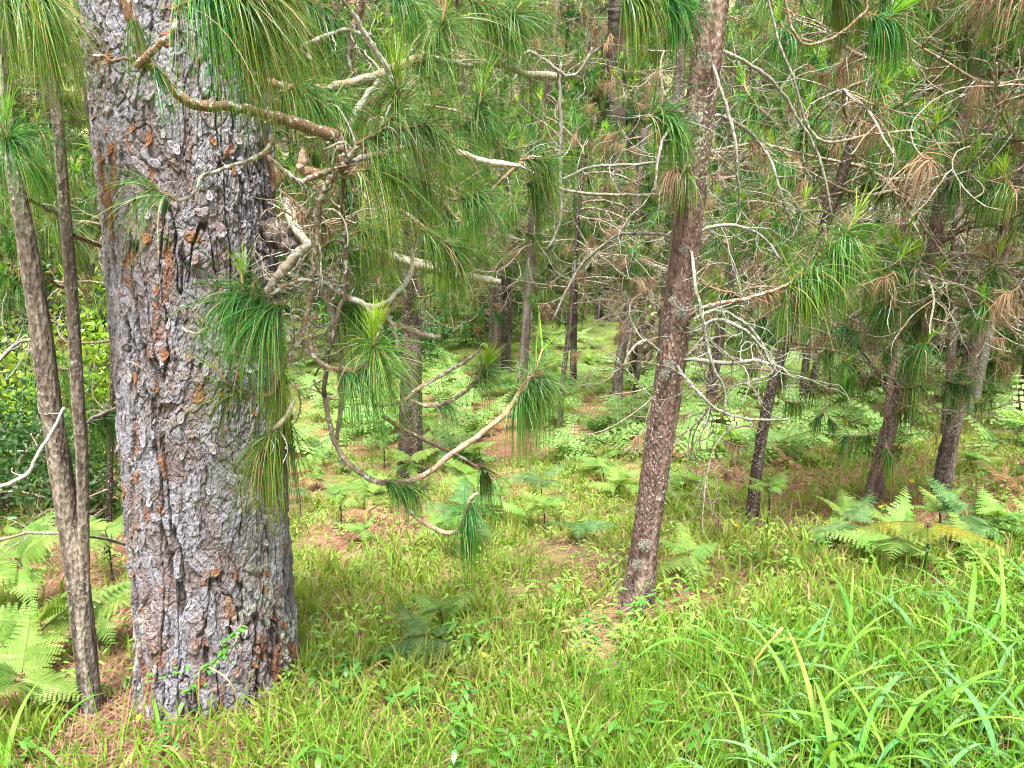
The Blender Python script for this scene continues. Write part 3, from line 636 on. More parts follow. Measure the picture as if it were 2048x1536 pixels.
ht(b35, [(905, 400, 2.2), (930, 395, 2.2), (955, 385, 2.2)], n=300, Ln=.23, seed=44, yellow=.35)
# the long sweeping branch hanging free of the trunk
b36 = hb([(648, 780, 1.97, 4.5), (655, 830, 1.97, 5), (672, 890, 1.97, 5), (702, 932, 1.97, 5.5), (745, 960, 1.97, 6), (790, 968, 1.97, 6), (845, 952, 1.97, 6), (900, 912, 1.98, 6), (960, 868, 2.0, 6), (1005, 832, 2.02, 5.5), (1028, 805, 2.03, 6), (1048, 775, 2.04, 5)], ca=np.array([.15, .115, .09]), cb=np.array([.33, .2, .12]), seed=36, sides=10, twigs=5, tl=.09)
ht(b36, [(1025, 812, 2.03), (1048, 775, 2.04), (1072, 738, 2.05)], n=420, Ln=.26, seed=45, yellow=.3, candle=10, sag=1.1)
ht(b36, [(1040, 780, 2.0), (1060, 755, 2.0), (1085, 745, 2.0)], n=200, Ln=.26, seed=46, yellow=.15, sag=.9)
ht(b36, [(760, 962, 1.95), (790, 966, 1.95), (825, 975, 1.95)], n=280, Ln=.14, seed=47, yellow=.25)
ht(b36, [(800, 985, 1.95), (830, 985, 1.95), (850, 970, 1.95)], n=40, Ln=.12, seed=48, yellow=.7, candle=26)
b37 = hb([(785, 970, 1.97, 5), (812, 1010, 1.96, 5.5), (845, 1042, 1.95, 5), (885, 1064, 1.94, 5), (915, 1062, 1.94, 5), (932, 1030, 1.94, 4), (940, 1000, 1.94, 4), (955, 985, 1.94, 3)], ca=TW2, cb=np.array([.36, .26, .17]), seed=37, sides=8, twigs=2, tl=.06)
ht(b37, [(920, 1062, 1.93), (934, 1030, 1.93), (940, 1005, 1.93)], n=260, Ln=.25, seed=49, yellow=.15, sag=1.2)
b38 = hb([(745, 812, 2.3, 3.5), (800, 803, 2.32, 4), (850, 770, 2.35, 4), (920, 730, 2.4, 4), (960, 700, 2.42, 3)], ca=TW2, cb=TW2, seed=38, twigs=2, tl=.1)
b39 = hb([(820, 800, 2.33, 3), (860, 812, 2.35, 4), (905, 800, 2.38, 4), (940, 775, 2.4, 4), (958, 755, 2.4, 3)], ca=TW2, cb=TW2, seed=39, twigs=2, tl=.1)
ht(b39, [(935, 775, 2.4), (958, 755, 2.4), (970, 740, 2.4)], n=260, Ln=.17, candle=110, seed=50, yellow=.2)
b40 = hb([(765, 832, 2.3, 4), (810, 860, 2.32, 4), (870, 890, 2.35, 4), (905, 905, 2.37, 3), (950, 930, 2.4, 3), (972, 945, 2.4, 3)], ca=TW1, cb=TW2, seed=40, twigs=3, tl=.12)
ht(b40, [(955, 930, 2.4), (965, 935, 2.4), (972, 945, 2.4)], n=170, Ln=.17, seed=51, yellow=.1, sag=.8)
ht(b40, [(870, 820, 2.5), (880, 810, 2.5), (895, 800, 2.5)], n=110, Ln=.15, seed=52, yellow=.3)
b41 = hb([(985, 380, 2.6, 4), (1020, 345, 2.6, 4), (1060, 318, 2.6, 5), (1085, 315, 2.6, 4)], ca=ORG, cb=TW2, seed=41, twigs=3)
ht(b41, [(1040, 320, 2.55), (1070, 318, 2.55), (1095, 325, 2.55)], n=260, Ln=.19, seed=53, yellow=.3)
ht(b41, [(1050, 368, 2.6), (1062, 365, 2.6), (1072, 370, 2.6)], n=240, Ln=.22, seed=54, yellow=.5)
hb([(365, 655, 1.98, 2), (375, 662, 1.95, 2.5), (395, 667, 1.93, 2.5), (405, 660, 1.93, 2.5), (418, 655, 1.93, 2)], ca=PAL, cb=PAL, seed=42)
hb([(252, 722, 1.99, 1.5), (275, 730, 1.97, 2), (290, 745, 1.98, 1.5)], ca=ORG, cb=ORG, seed=43)
hb([(565, 400, 2.15, 3), (590, 430, 2.12, 3), (575, 470, 2.1, 3), (590, 508, 2.08, 3)], ca=ORG, cb=PAL, seed=44, twigs=9, tl=.16)
ht(b20, [(560, 380, 2.2), (585, 400, 2.18), (610, 420, 2.16)], n=220, Ln=.12, dead=True, seed=60)
ht(b20, [(600, 430, 2.2), (630, 440, 2.18), (650, 450, 2.16)], n=160, Ln=.10, dead=True, seed=61)
for k in range(30):           # clutter of thin curled twigs round the broken limb
    r_ = random.Random(k * 3 + 1); x0, y0, q_ = r_.uniform(565, 735), r_.uniform(380, 780), r_.uniform(0, 6.28); d_ = r_.uniform(1.95, 2.15); l_ = r_.uniform(45, 120); tn_ = r_.uniform(-1.6, 1.6)
    pts_ = []
    for m in range(6):
        pts_.append((x0, y0, d_, 2.6 - .28 * m)); x0 += l_ / 5 * math.cos(q_); y0 += l_ / 5 * math.sin(q_); q_ += tn_ * .4; d_ += r_.uniform(-.02, .02)
    hb(pts_, ca=TW2 * r_.uniform(.9, 1.4), cb=PAL, seed=100 + k, twigs=3, tl=.09, sides=6)


# ================================================================== twin thin stems left of the old pine
LB = ground_hit(182, 1425)
yl = LB[1]
lt = thing("pine_tree", "slender forked pine stem standing just left of the thick old pine", "tree", LB, "pine trees")
def stem_px(pts, Y): 
    P, R = px_poly([(a, b, Y, h) for (a, b, h) in pts]); return P, R
P, R = stem_px([(185, 1470, 23), (180, 1400, 21), (170, 1300, 21), (158, 1180, 22), (140, 1060, 21), (120, 930, 21), (100, 800, 20), (80, 650, 20), (60, 520, 18), (42, 420, 17), (18, 280, 15), (2, 150, 14), (-14, 20, 13), (-40, -200, 12)], yl)
part("trunk", trunk_mesh(P, R, M_thin, 'pale', np.random.default_rng(1), 26, .5, .06, LB), lt)
P, R = stem_px([(172, 1230, 8), (168, 1120, 11), (166, 1010, 11), (163, 900, 12), (156, 800, 12), (150, 690, 12), (142, 570, 12), (130, 420, 11), (118, 280, 11), (106, 140, 10), (95, 0, 10), (80, -200, 9)], yl - .01)
part("trunk", trunk_mesh(P, R, M_thin, 'pale', np.random.default_rng(2), 22, .1, .06, LB), lt)
lb = lambda pts, **k: hero_branch(lt, LB, pts, **k)
l1 = lb([(0, -30, yl - .1, 5), (30, -15, yl - .15, 5), (70, -20, yl - .2, 4)], seed=201)
hero_tuft(l1, LB, [(0, -30, yl - .2), (40, -25, yl - .2), (85, -5, yl - .2)], n=420, Ln=.27, seed=201, yellow=.55)
hero_tuft(l1, LB, [(70, -30, yl - .15), (95, 20, yl - .15), (105, 60, yl - .15)], n=160, Ln=.25, seed=202, yellow=.9)
hero_tuft(l1, LB, [(-30, 10, yl - .2), (0, 5, yl - .2), (25, 10, yl - .2)], n=240, Ln=.24, seed=206, yellow=.3)
l2 = lb([(-30, 330, yl - .1, 4), (0, 310, yl - .12, 4), (15, 300, yl - .15, 4)], seed=202)
hero_tuft(l2, LB, [(10, 305, yl - .16), (14, 290, yl - .16), (15, 275, yl - .16)], n=280, Ln=.26, candle=50, seed=203, yellow=.25)
hero_tuft(l2, LB, [(40, 330, yl + .1), (70, 330, yl + .15), (95, 350, yl + .2)], n=180, Ln=.24, seed=204, yellow=.7)
l3 = lb([(62, 540, yl, 5), (90, 552, yl + .1, 5), (115, 570, yl + .2, 4), (135, 575, yl + .3, 4)], ca=ORG, cb=TW2, seed=203)
l4 = lb([(-20, 985, yl - .2, 4), (50, 950, yl - .12, 4), (75, 910, yl - .1, 3.5), (110, 850, yl - .05, 3), (128, 815, yl - .03, 2.5)], ca=PAL, cb=np.array([.42, .41, .37]), seed=204, twigs=2, tl=.12)
l5 = lb([(145, 470, yl, 5), (190, 488, yl + .2, 5), (225, 505, yl + .4, 5)], ca=ORG, cb=ORG, seed=205)
l6 = lb([(60, 400, yl, 5), (100, 420, yl + .2, 5), (140, 440, yl + .4, 4)], ca=TW2, cb=TW2, seed=206, twigs=3)
hero_tuft(l6, LB, [(95, 440, yl + .5), (110, 435, yl + .5), (125, 440, yl + .5)], n=240, Ln=.28, seed=205, yellow=.3)
hero_tuft(l3, LB, [(60, 740, yl + .6), (100, 735, yl + .6), (140, 740, yl + .6)], n=240, Ln=.26, seed=207, yellow=.3)
l7 = lb([(165, 850, yl, 3), (200, 830, yl + .4, 4), (235, 815, yl + .6, 3)], ca=TWD, cb=TW2, seed=207, twigs=4)
hero_tuft(l7, LB, [(175, 845, yl + .4), (195, 835, yl + .45), (215, 830, yl + .5)], n=220, Ln=.25, seed=208, yellow=.15)
l8 = lb([(-10, 730, yl + .2, 4), (30, 690, yl + .25, 4), (65, 680, yl + .2, 4)], ca=TWD, cb=TWD, seed=208, twigs=4)
l9 = lb([(0, 1080, yl + .2, 3), (60, 1066, yl + .2, 3), (130, 1068, yl + .1, 3), (200, 1075, yl + .3, 3), (270, 1095, yl + .5, 3)], ca=TW2, cb=TWD, seed=209, twigs=3)

# ================================================================== pines whose stems stand free on the slope
def stem_tree(label, base, top, wpx, bk='red', mat=None, taper=.8, lower=.5, mids=(), nbare=5, nlive=6, zmin=.8, reach=1.0, seed=0, group="pine trees", sides=18, zmax=99, dy=0.0):
    r = np.random.default_rng(seed + 5000); B = ground_hit(*base); Y = B[1] + dy
    if dy: B = at(base[0], base[1], Y); B[2] = height(B[0], B[1])
    t = thing("pine_tree", label, "tree", B, group)
    pts = [base] + list(mids) + [top]
    P = np.array([at(a, b, Y) for (a, b) in pts]); d = nrm(P[-1] - P[-2])
    P = np.vstack([[P[0] - nrm(P[1] - P[0]) * .12], P, [P[-1] + d * .9]])
    w0 = wpx * .43 / FPX * depth(B); R = w0 * np.interp(np.concatenate([[-.02, .0], np.linspace(.1, 1, len(P) - 2)]), [-.02, 0, .1, 1], [1.55, 1.3, 1.0, taper])
    part("trunk", trunk_mesh(P, R, mat or M_young, bk, r, sides, lower, .055, B), t)
    zs = P[:, 2]
    def axis(z): return np.array([np.interp(z, zs, P[:, 0]), np.interp(z, zs, P[:, 1]), z])
    z0, z1 = B[2] + zmin, min(P[-1][2], zmax)
    if z1 > z0 + .1:
        for k in range(int(nbare * 2.4)):
            p = axis(r.uniform(z0, z1)) - B; s = reach * r.uniform(.6, 1.5)
            add_bare(t, RZ(p, r.uniform(0, 6.28), s), r.integers(10), r.random() < .4)
        for k in range(int(nlive * 1.25)):
            p = axis(z0 + (z1 - z0) * r.uniform(.15, 1)) - B; s = reach * r.uniform(.7, 1.25)
            add_live(t, RZ(p, r.uniform(0, 6.28), s), r.integers(10))
    return t, B, Y

# the clear reddish stem right of centre
tD, BD, YD = stem_tree("reddish brown leaning pine stem speckled with lichen, standing clear right of centre", (1272, 1215), (1432, -40), 62, 'red', None, .92, .55,
                       [(1290, 1085), (1312, 930), (1338, 760), (1358, 600), (1378, 420), (1402, 200)], nbare=0, nlive=0, seed=1, sides=40)
db = lambda pts, **k: hero_branch(tD, BD, [(a, b, YD + c, h * .7) for (a, b, c, h) in pts], **k)
dt = lambda br, pts, **k: hero_tuft(br, BD, [(a, b, YD + c) for (a, b, c) in pts], **k)
LC = np.array([.185, .175, .14])
db([(1415, 105, 0, 6), (1445, 104, .05, 6), (1495, 126, .1, 5.5), (1539, 157, .12, 5), (1567, 191, .15, 5), (1594, 236, .18, 4.5), (1618, 273, .2, 4), (1642, 328, .2, 4), (1666, 434, .2, 3)], ca=np.array([.2, .18, .14]), cb=LC, seed=301, twigs=12, tl=.3)
db([(1400, 235, 0, 5), (1440, 232, .1, 5), (1475, 248, .15, 5), (1515, 280, .2, 5), (1545, 330, .2, 4), (1562, 390, .2, 4), (1590, 470, .25, 3)], ca=LC, cb=TWD, seed=302, twigs=12, tl=.3)
db([(1385, 235, 0, 5), (1350, 246, -.1, 5), (1328, 275, -.15, 4.5), (1316, 320, -.2, 4), (1308, 385, -.2, 4)], ca=LC, cb=TWD, seed=303, twigs=6, tl=.22)
db([(1420, 110, 0, 4), (1435, 160, -.1, 5), (1452, 210, -.12, 5), (1470, 280, -.15, 4.5), (1476, 360, -.15, 4), (1480, 420, -.1, 3)], ca=LC, cb=LC, seed=304, twigs=8, tl=.25)
db([(1532, -20, .3, 3.5), (1560, 92, .3, 3.5), (1584, 150, .3, 4), (1608, 232, .3, 4), (1625, 267, .3, 4), (1662, 285, .3, 4), (1741, 270, .3, 4), (1826, 260, .3, 3)], ca=LC, cb=TW2, seed=305, twigs=8, tl=.3)
db([(1567, -20, .3, 4), (1587, 61, .3, 4), (1618, 90, .3, 4), (1672, 72, .3, 4), (1724, 31, .3, 4)], ca=TW2, cb=ORG, seed=306, twigs=4, tl=.3)
b_ = db([(1724, 31, .3, 4), (1735, 10, .3, 4), (1715, -20, .3, 4)], ca=ORG, cb=TW2, seed=307)
dt(b_, [(1735, 25, .3), (1760, 40, .3), (1780, 35, .3)], n=380, Ln=.27, candle=120, seed=301, yellow=.1, W=.0026)
dt(b_, [(1660, -20, .35), (1680, -15, .35), (1700, -5, .35)], n=260, Ln=.25, seed=302, yellow=.4, W=.0026)
db([(1372, 380, 0, 5), (1310, 388, .1, 5), (1250, 390, .15, 4.5), (1190, 388, .2, 4.5), (1130, 380, .2, 4.5), (1080, 352, .2, 4), (1020, 326, .2, 3.5), (950, 318, .25, 3)], ca=np.array([.22, .18, .14]), cb=LC, seed=308, twigs=10, tl=.25)
b_ = db([(1380, 330, -.05, 4), (1360, 345, -.1, 4), (1345, 350, -.15, 3)], ca=TW2, cb=TW2, seed=309)
dt(b_, [(1365, 345, -.12), (1350, 342, -.15), (1335, 345, -.16)], n=70, Ln=.13, dead=True, seed=303, W=.0022)
dt(b_, [(1378, 352, -.05), (1372, 350, -.1), (1365, 352, -.1)], n=160, Ln=.14, seed=304, yellow=.1, W=.003)
b_ = db([(1352, 655, 0, 8), (1375, 645, -.05, 7), (1400, 618, -.1, 6), (1445, 606, -.1, 6), (1500, 595, -.1, 5.5), (1550, 580, -.1, 5), (1590, 560, -.1, 4)], ca=TW1, cb=ORG, seed=310, sides=9)
dt(b_, [(1580, 565, -.1), (1640, 520, -.1), (1695, 462, -.1)], n=760, Ln=.25, candle=14, seed=305, yellow=.10, W=.0034, sag=.8)
dt(b_, [(1560, 580, -.1), (1590, 562, -.1), (1620, 540, -.1)], n=240, Ln=.24, seed=306, yellow=.8, W=.0028)
dt(b_, [(1490, 598, -.1), (1530, 588, -.1), (1560, 578, -.1)], n=70, Ln=.14, seed=307, dead=True, W=.0026)
db([(1368, 690, 0, 5), (1400, 655, -.1, 6), (1440, 640, -.15, 5.5), (1480, 655, -.2, 5), (1515, 685, -.2, 4), (1550, 740, -.2, 3.5)], ca=LC, cb=LC, seed=311, twigs=11, tl=.26)
db([(1350, 720, 0, 5), (1400, 722, -.1, 6), (1460, 727, -.15, 6), (1512, 722, -.15, 5), (1560, 735, -.15, 4), (1580, 750, -.15, 3)], ca=LC, cb=LC, seed=312, twigs=14, tl=.24)
db([(1352, 730, -.03, 5), (1375, 760, -.15, 4), (1410, 798, -.2, 4), (1440, 822, -.2, 4), (1500, 838, -.2, 3), (1580, 838, -.2, 2.5)], ca=LC, cb=TWD, seed=313, twigs=7, tl=.22)
db([(1385, 490, 0, 4), (1388, 540, -.15, 4.5), (1396, 600, -.2, 5), (1412, 670, -.2, 5), (1425, 730, -.2, 4.5), (1450, 780, -.2, 3.5), (1448, 830, -.2, 3)], ca=LC, cb=LC, seed=314, twigs=8, tl=.2)
db([(1380, 640, 0, 5), (1430, 622, .05, 5), (1480, 640, .1, 5), (1525, 690, .1, 5), (1545, 750, .1, 4)], ca=LC, cb=LC, seed=315, twigs=9, tl=.25)
db([(1325, 708, 0, 5), (1300, 688, -.05, 5), (1285, 682, -.1, 4.5), (1262, 700, -.1, 3.5), (1245, 735, -.1, 3), (1235, 715, -.1, 2.5)], ca=LC, cb=TW2, seed=316, twigs=10, tl=.2)
db([(1370, 480, 0, 6), (1420, 455, .1, 5), (1480, 452, .15, 5), (1530, 480, .2, 4.5), (1560, 520, .2, 4)], ca=LC, cb=TWD, seed=317, twigs=12, tl=.3)
db([(1355, 475, 0, 4), (1300, 468, .1, 5), (1240, 470, .2, 4.5), (1190, 505, .25, 4), (1150, 550, .3, 4), (1105, 640, .3, 3)], ca=LC, cb=LC, seed=318, twigs=12, tl=.25)
db([(1395, 330, 0, 4), (1330, 325, .15, 4.5), (1250, 330, .25, 4.5), (1180, 335, .3, 4), (1120, 360, .3, 3.5)], ca=LC, cb=LC, seed=319, twigs=9, tl=.25)
b_ = db([(1290, 20, -.1, 3), (1300, 60, -.1, 3), (1320, 10, -.1, 3)], ca=TW2, cb=TW2, seed=320)
dt(b_, [(1240, -20, -.1), (1260, -10, -.1), (1290, -5, -.1)], n=280, Ln=.22, seed=308, yellow=.4, W=.0028)
dt(b_, [(1315, 5, -.1), (1335, 0, -.1), (1355, 10, -.1)], n=280, Ln=.22, seed=309, yellow=.1, W=.0028)
dt(b_, [(1290, 235, -.1), (1320, 228, -.1), (1345, 240, -.1)], n=320, Ln=.24, seed=310, yellow=.4, W=.0028)
db([(1122, 120, .3, 4), (1120, 200, .3, 4.5), (1122, 260, .3, 5), (1120, 350, .3, 5), (1122, 440, .3, 4), (1095, 500, .3, 3)], ca=LC, cb=LC, seed=321, twigs=8, tl=.25)
db([(1030, 160, .2, 5), (1050, 105, .2, 5), (1090, 120, .2, 5), (1130, 150, .2, 5), (1160, 140, .2, 4), (1185, 95, .2, 3.5)], ca=LC, cb=LC, seed=322, twigs=9, tl=.22)
# lichen tufts on the clear stem
LM = MB(); r_ = np.random.default_rng(12)
for k in range(60):
    c_ = r_.normal(size=3) * .02; ribbons(LM, np.tile(c_ * np.array([1, .3, 1]), (8, 1)), nrm(r_.normal(size=(8, 3))), .012, .005, 2, .2, [.19, .20, .16], [.30, .31, .26], r_)
LMm = LM.mesh("lichen_tuft", M_dry)
for (a, b) in ((1345, 600), (1362, 625), (1340, 730), (1330, 748), (1412, 118), (1368, 500), (1388, 238), (1290, 1090), (1275, 1130)):
    part("lichen_tuft", LMm, tD, Matrix.Translation(Vector(at(a, b, YD - .07) - BD)) @ Matrix.Scale(random.Random(a).uniform(.3, .6), 4), kind='stuff')

LAND = [(old_base[0], Yp, 430, "the old pine"), (LB[0], LB[1], 160, "the forked stem"), (BD[0], BD[1], 1330, "the clear reddish stem")]
SHORT = ["the furrowed dark pine", "the thin stem behind the clear one", "the slim fern-footed pine", "the lichen-spotted pine", "the thinner leaning pine", "the stout right-leaning pine", "the slender grey pine",
 "the very slim dark stem", "the slim straight stem", "the straight grey-brown pine", "the dark bushy pine", "the hollow's farther dark pine", "the grey crooked pine", "the slim black stem", "the dark scaly pine", "the pair's left pine",
 "the pair's right pine", "the short dark pine", "the thin reddish stem", "the dark pine by the forked stem", "the thick deep-wood trunk", "the topmost reddish trunk", "the tall grey slope trunk", "the tall dark slope trunk", "the young bushy pine", "the right edge's pine"]
def to_px(p):
    d = depth(p); return 1024 + FPX * p[0] / d
NUM = ["none", "one", "two", "three", "four", "five", "six", "seven", "eight", "nine"]
def whereabouts(p, by_column=False):
    px = to_px(p)
    if by_column: k = min(LAND, key=lambda q: abs(q[2] - px)); d = px - k[2]; return ("right" if d > 0 else "left") + " of " + k[3] if abs(d) > 14 else "straight behind " + k[3]
    k = min(LAND, key=lambda q: math.hypot(q[0] - p[0], q[1] - p[1])); d = p[0] - k[0]; e = p[1] - k[1]
    if abs(e) > 1.2 * abs(d): return ("beyond " if e > 0 else "in front of ") + k[3]
    return ("just " if math.hypot(d, e) < .7 else "") + ("right of " if d > 0 else "left of ") + k[3]
specs = [
 ("dark furrowed pine stem rising behind the long hanging branch", (820, 955), (826, 380), 50, 'dark', dict(taper=.6, mids=[(822, 800), (824, 600)], nlive=10, nbare=6, zmin=1.3, seed=2)),
 ("thin brown pine stem rising close behind the clear reddish stem", (1322, 830), (1368, -30), 26, 'grey', dict(mids=[(1335, 560), (1350, 300)], nbare=8, nlive=6, seed=3, dy=-1.2)),
 ("slim dark pine with a triangular fern at its foot, right of the clear reddish stem", (1503, 1045), (1640, 480), 25, 'dark', dict(mids=[(1515, 930), (1535, 810), (1560, 720)], nbare=9, nlive=7, zmin=.5, seed=4)),
 ("leaning lichen-spotted pine stem with a thinner stem close behind it", (1742, 1008), (1985, -20), 33, 'red', dict(mat=M_lichen_bark, mids=[(1775, 870), (1815, 740), (1850, 560), (1885, 400), (1930, 220)], nbare=8, nlive=14, zmin=.9, seed=5)),
 ("thinner dark pine stem leaning behind the lichen-spotted one", (1795, 870), (1930, 400), 26, 'dark', dict(mids=[(1815, 780), (1840, 680)], nbare=4, nlive=6, zmin=1.2, seed=6)),
 ("stout pine leaning right with grey lichen crust low on its bark", (1882, 990), (2140, 60), 35, 'red', dict(mat=M_lichen_bark, mids=[(1900, 880), (1935, 740), (1975, 600), (2010, 480), (2050, 350)], nbare=8, nlive=14, zmin=.9, lower=.9, seed=7)),
 ("slender grey pine stem beside the stout right-leaning pine", (1890, 880), (1912, 500), 19, 'grey', dict(mids=[(1900, 750)], nbare=6, nlive=4, zmin=1.3, seed=8)),
 ("very slim dark stem on the brown needle patch mid-slope", (1118, 905), (1150, 520), 12, 'dark', dict(mids=[(1125, 770), (1140, 640)], nbare=4, nlive=4, zmin=1.4, seed=9, sides=10)),
 ("slim straight stem in the fern hollow, first left of the clear reddish stem's bare twigs", (1146, 790), (1150, 480), 13, 'dark', dict(nlive=5, nbare=4, zmin=1.4, seed=10, sides=10)),
 ("straight grey brown pine stem behind the tuft of the long hanging branch", (1040, 800), (1066, 430), 21, 'grey', dict(mids=[(1050, 680)], nlive=8, nbare=5, zmin=1.2, seed=11, sides=12)),
 ("dark bushy pine stem at the hollow's left edge, nearer of two", (988, 752), (1000, 400), 26, 'dark', dict(nlive=11, nbare=5, zmin=1.0, seed=12, sides=12)),
 ("dark pine stem at the hollow's left edge, farther of two", (1010, 745), (1020, 420), 20, 'dark', dict(nlive=8, nbare=4, zmin=1.0, seed=13, sides=12)),
 ("grey crooked pine stem with lichen standing in pale ferns", (1232, 815), (1275, 420), 21, 'grey', dict(mids=[(1240, 720), (1258, 620)], nlive=8, nbare=6, zmin=1.4, seed=14, sides=12)),
 ("very slim black stem just right of the grey crooked pine", (1268, 800), (1300, 480), 11, 'dark', dict(mids=[(1278, 720)], nlive=4, nbare=4, zmin=1.2, seed=15, sides=10)),
 ("dark scaly pine stem just right of the clear reddish stem", (1420, 835), (1470, 500), 25, 'dark', dict(mids=[(1430, 730)], nlive=8, nbare=7, zmin=1.0, seed=16, sides=12)),
 ("slim brown pine stem in bright ferns, left one of a pair", (1604, 840), (1640, 500), 17, 'dark', dict(mids=[(1610, 740)], nlive=7, nbare=5, zmin=1.2, seed=17, sides=10)),
 ("slim brown pine stem in bright ferns, right one of a pair", (1620, 815), (1660, 540), 13, 'dark', dict(nlive=5, nbare=5, zmin=1.2, seed=18, sides=10)),
 ("short dark pine stem beyond the bright fern bank", (1686, 800), (1722, 560), 16, 'dark', dict(nlive=7, nbare=5, zmin=1.0, seed=19, sides=10)),
 ("thin reddish stem half hidden by the lichen-spotted pine", (1770, 880), (1800, 560), 14, 'red', dict(nlive=5, nbare=5, zmin=1.2, seed=20, sides=10)),
 ("dark pine stem behind the forked thin stem at the edge", (75, 790), (40, 300), 20, 'dark', dict(nlive=4, nbare=6, zmin=1.0, seed=21, sides=12)),
 ("thick dark reddish trunk deep in the wood above the hollow", (1225, 640), (1235, 60), 46, 'dark', dict(mids=[(1228, 420)], nlive=12, nbare=8, zmin=1.4, seed=22, sides=14)),
 ("reddish trunk at the top of the view in the deep wood", (1090, 640), (1112, -20), 20, 'red', dict(nlive=12, nbare=8, zmin=1.4, seed=23, sides=12)),
 ("grey trunk high on the far slope, right of the bright needle candles", (1800, 650), (1856, -30), 24, 'grey', dict(nlive=12, nbare=8, zmin=1.4, seed=24, sides=12)),
 ("dark trunk right of the clear stem high on the far slope", (1500, 640), (1540, -30), 22, 'dark', dict(nlive=12, nbare=8, zmin=1.4, seed=25, sides=12)),
 ("young bushy pine low on the slope at the edge of the bright bush", (215, 1120), (225, 760), 12, 'dark', dict(nlive=9, nbare=2, zmin=.35, reach=.6, seed=26, sides=10)),
 ("pine stem hanging with needles at the far right edge", (2040, 870), (2120, 300), 24, 'dark', dict(nlive=10, nbare=7, zmin=1.0, seed=27, sides=12)),
]
for (lab, b_, t_, w_, bk, kw), sh in zip(specs, SHORT):
    _t, _B, _Y = stem_tree(lab, b_, t_, w_, bk, **kw); LAND.append((_B[0], _B[1], .5 * (b_[0] + t_[0]), sh))

# ================================================================== the wood on the far slope
r = np.random.default_rng(99)
placed = []; tries = 0
FARGROUP = "pines of the wood on the far slope"
while len(placed) < 150 and tries < 9000:
    tries += 1
    Y = 9.5 + 32 * r.random() ** 1.1; u = r.uniform(-.80, .80); x = u * Y
    if Y < 16.5 and .02 < u < .22: continue
    if Y < 12.5 and u < .40 and u > -.45: continue
    if any(math.hypot(x - a, Y - b) < 1.1 + .02 * Y for a, b in placed): continue
    if u < -.36 and r.random() < .82: continue
    placed.append((x, Y))
    z = float(height(x, Y)); B = np.array([x, Y, z])
    R0_ = r.uniform(.032, .088); bk_ = r.choice(['dark', 'red', 'dark'])
    lab = "%s %s-stemmed pine %s, %s" % ("slim" if R0_ < .05 else ("stout" if R0_ > .075 else "middling"), "reddish" if bk_ == 'red' else "dark", "at the hollow's rim" if Y < 17 else ("partway upslope" if Y < 27 else "high upslope"), whereabouts(B, True))
    t = thing("pine_tree", lab, "tree", B, FARGROUP)
    H = min(5.5 + r.uniform(0, 3.0), 1.6 + .19 * Y - z + .8); lean = r.normal(size=2) * .05 + np.array([.05 * np.sign(x), 0])
    P = np.array([B + np.array([lean[0] * h + .05 * math.sin(h), lean[1] * h, h]) for h in np.linspace(-.1, H, 6)])
    R = np.linspace(R0_, .025, 6)
    part("trunk", trunk_mesh(P, R, M_young, bk_, r, 8, .6, .05, B), t)
    nl = int(H * r.uniform(5.6, 7.6))
    for k in range(nl):
        h = (.10 + .9 * (k + r.random()) / nl) * H
        p = np.array([np.interp(h, P[:, 2] - z, P[:, 0]), np.interp(h, P[:, 2] - z, P[:, 1]), z + h]) - B
        s = r.uniform(.8, 1.6)
        if r.random() < .42 + .25 * (h < 1.4): add_bare(t, RZ(p, r.uniform(0, 6.28), s * 1.25), r.integers(10), Y < 20 and r.random() < .3)
        else: add_live(t, RZ(p, r.uniform(0, 6.28), s), r.integers(10), far=True)

# ================================================================== broad-leaved shrubs
def shrub(name, label, base, W, H, c0, c1, nleaf, lsize, seed, cat="shrub", group=None, trans=None):
    r = np.random.default_rng(seed + 8000); t = thing(name, label, cat, base, group)
    m_ = MB(); tips = []
    for k in range(9):
        a = r.uniform(0, 6.28); d = nrm(np.array([math.cos(a) * .5, math.sin(a) * .5, 1])); p = [np.zeros(3)]
        L = H * r.uniform(.6, 1)
        for q in range(7):
            d = nrm(d + r.normal(size=3) * .16 + np.array([math.cos(a), math.sin(a), 0]) * .08 * W / H); p.append(p[-1] + d * L / 7); tips.append(p[-1])
        tube(m_, np.array(p), np.linspace(.018, .005, 8) * H, 5, [.12, .08, .055])
    part("stem", m_.mesh("stem", M_twig), t)
    tips = np.array(tips); tips = tips[tips[:, 2] > .12 * H]; k = len(tips); n = nleaf
    cc = tips[r.integers(0, k, n)] + r.normal(size=(n, 3)) * np.array([.20 * W, .20 * W, .11 * H])
    cc[:, 2] = np.abs(cc[:, 2]) + .02
    d = nrm(r.normal(size=(n, 3)) + np.array([0, 0, .3])); s = nrm(np.cross(d, r.normal(size=(n, 3)))); L = lsize * r.uniform(.6, 1.3, n)[:, None]; nn = np.cross(d, s)
    V = np.stack([cc, cc + d * L * .5 - s * L * .24 + nn * L * .06, cc + d * L - nn * L * .08, cc + d * L * .5 + s * L * .24 + nn * L * .06], 1)
    C = np.repeat(mixc(c0, c1, r.uniform(0, 1, n))[:, None, :], 4, 1)
    m_ = MB(); ix = np.arange(n)[:, None] * 4; T = np.concatenate([ix + np.array([0, 1, 2]), ix + np.array([0, 2, 3])], 1).reshape(-1, 3)
    m_.add(V.reshape(-1, 3), None, T, C.reshape(-1, 3)); part("foliage", m_.mesh("foliage", M_leaf), t, kind='stuff')
    return t
def gxy(x, y): return np.array([x, y, float(height(x, y)) - .03])
BR0, BR1 = np.array([.10, .22, .02]), np.array([.22, .36, .035])
DK0, DK1 = np.array([.022, .055, .018]), np.array([.07, .14, .04])
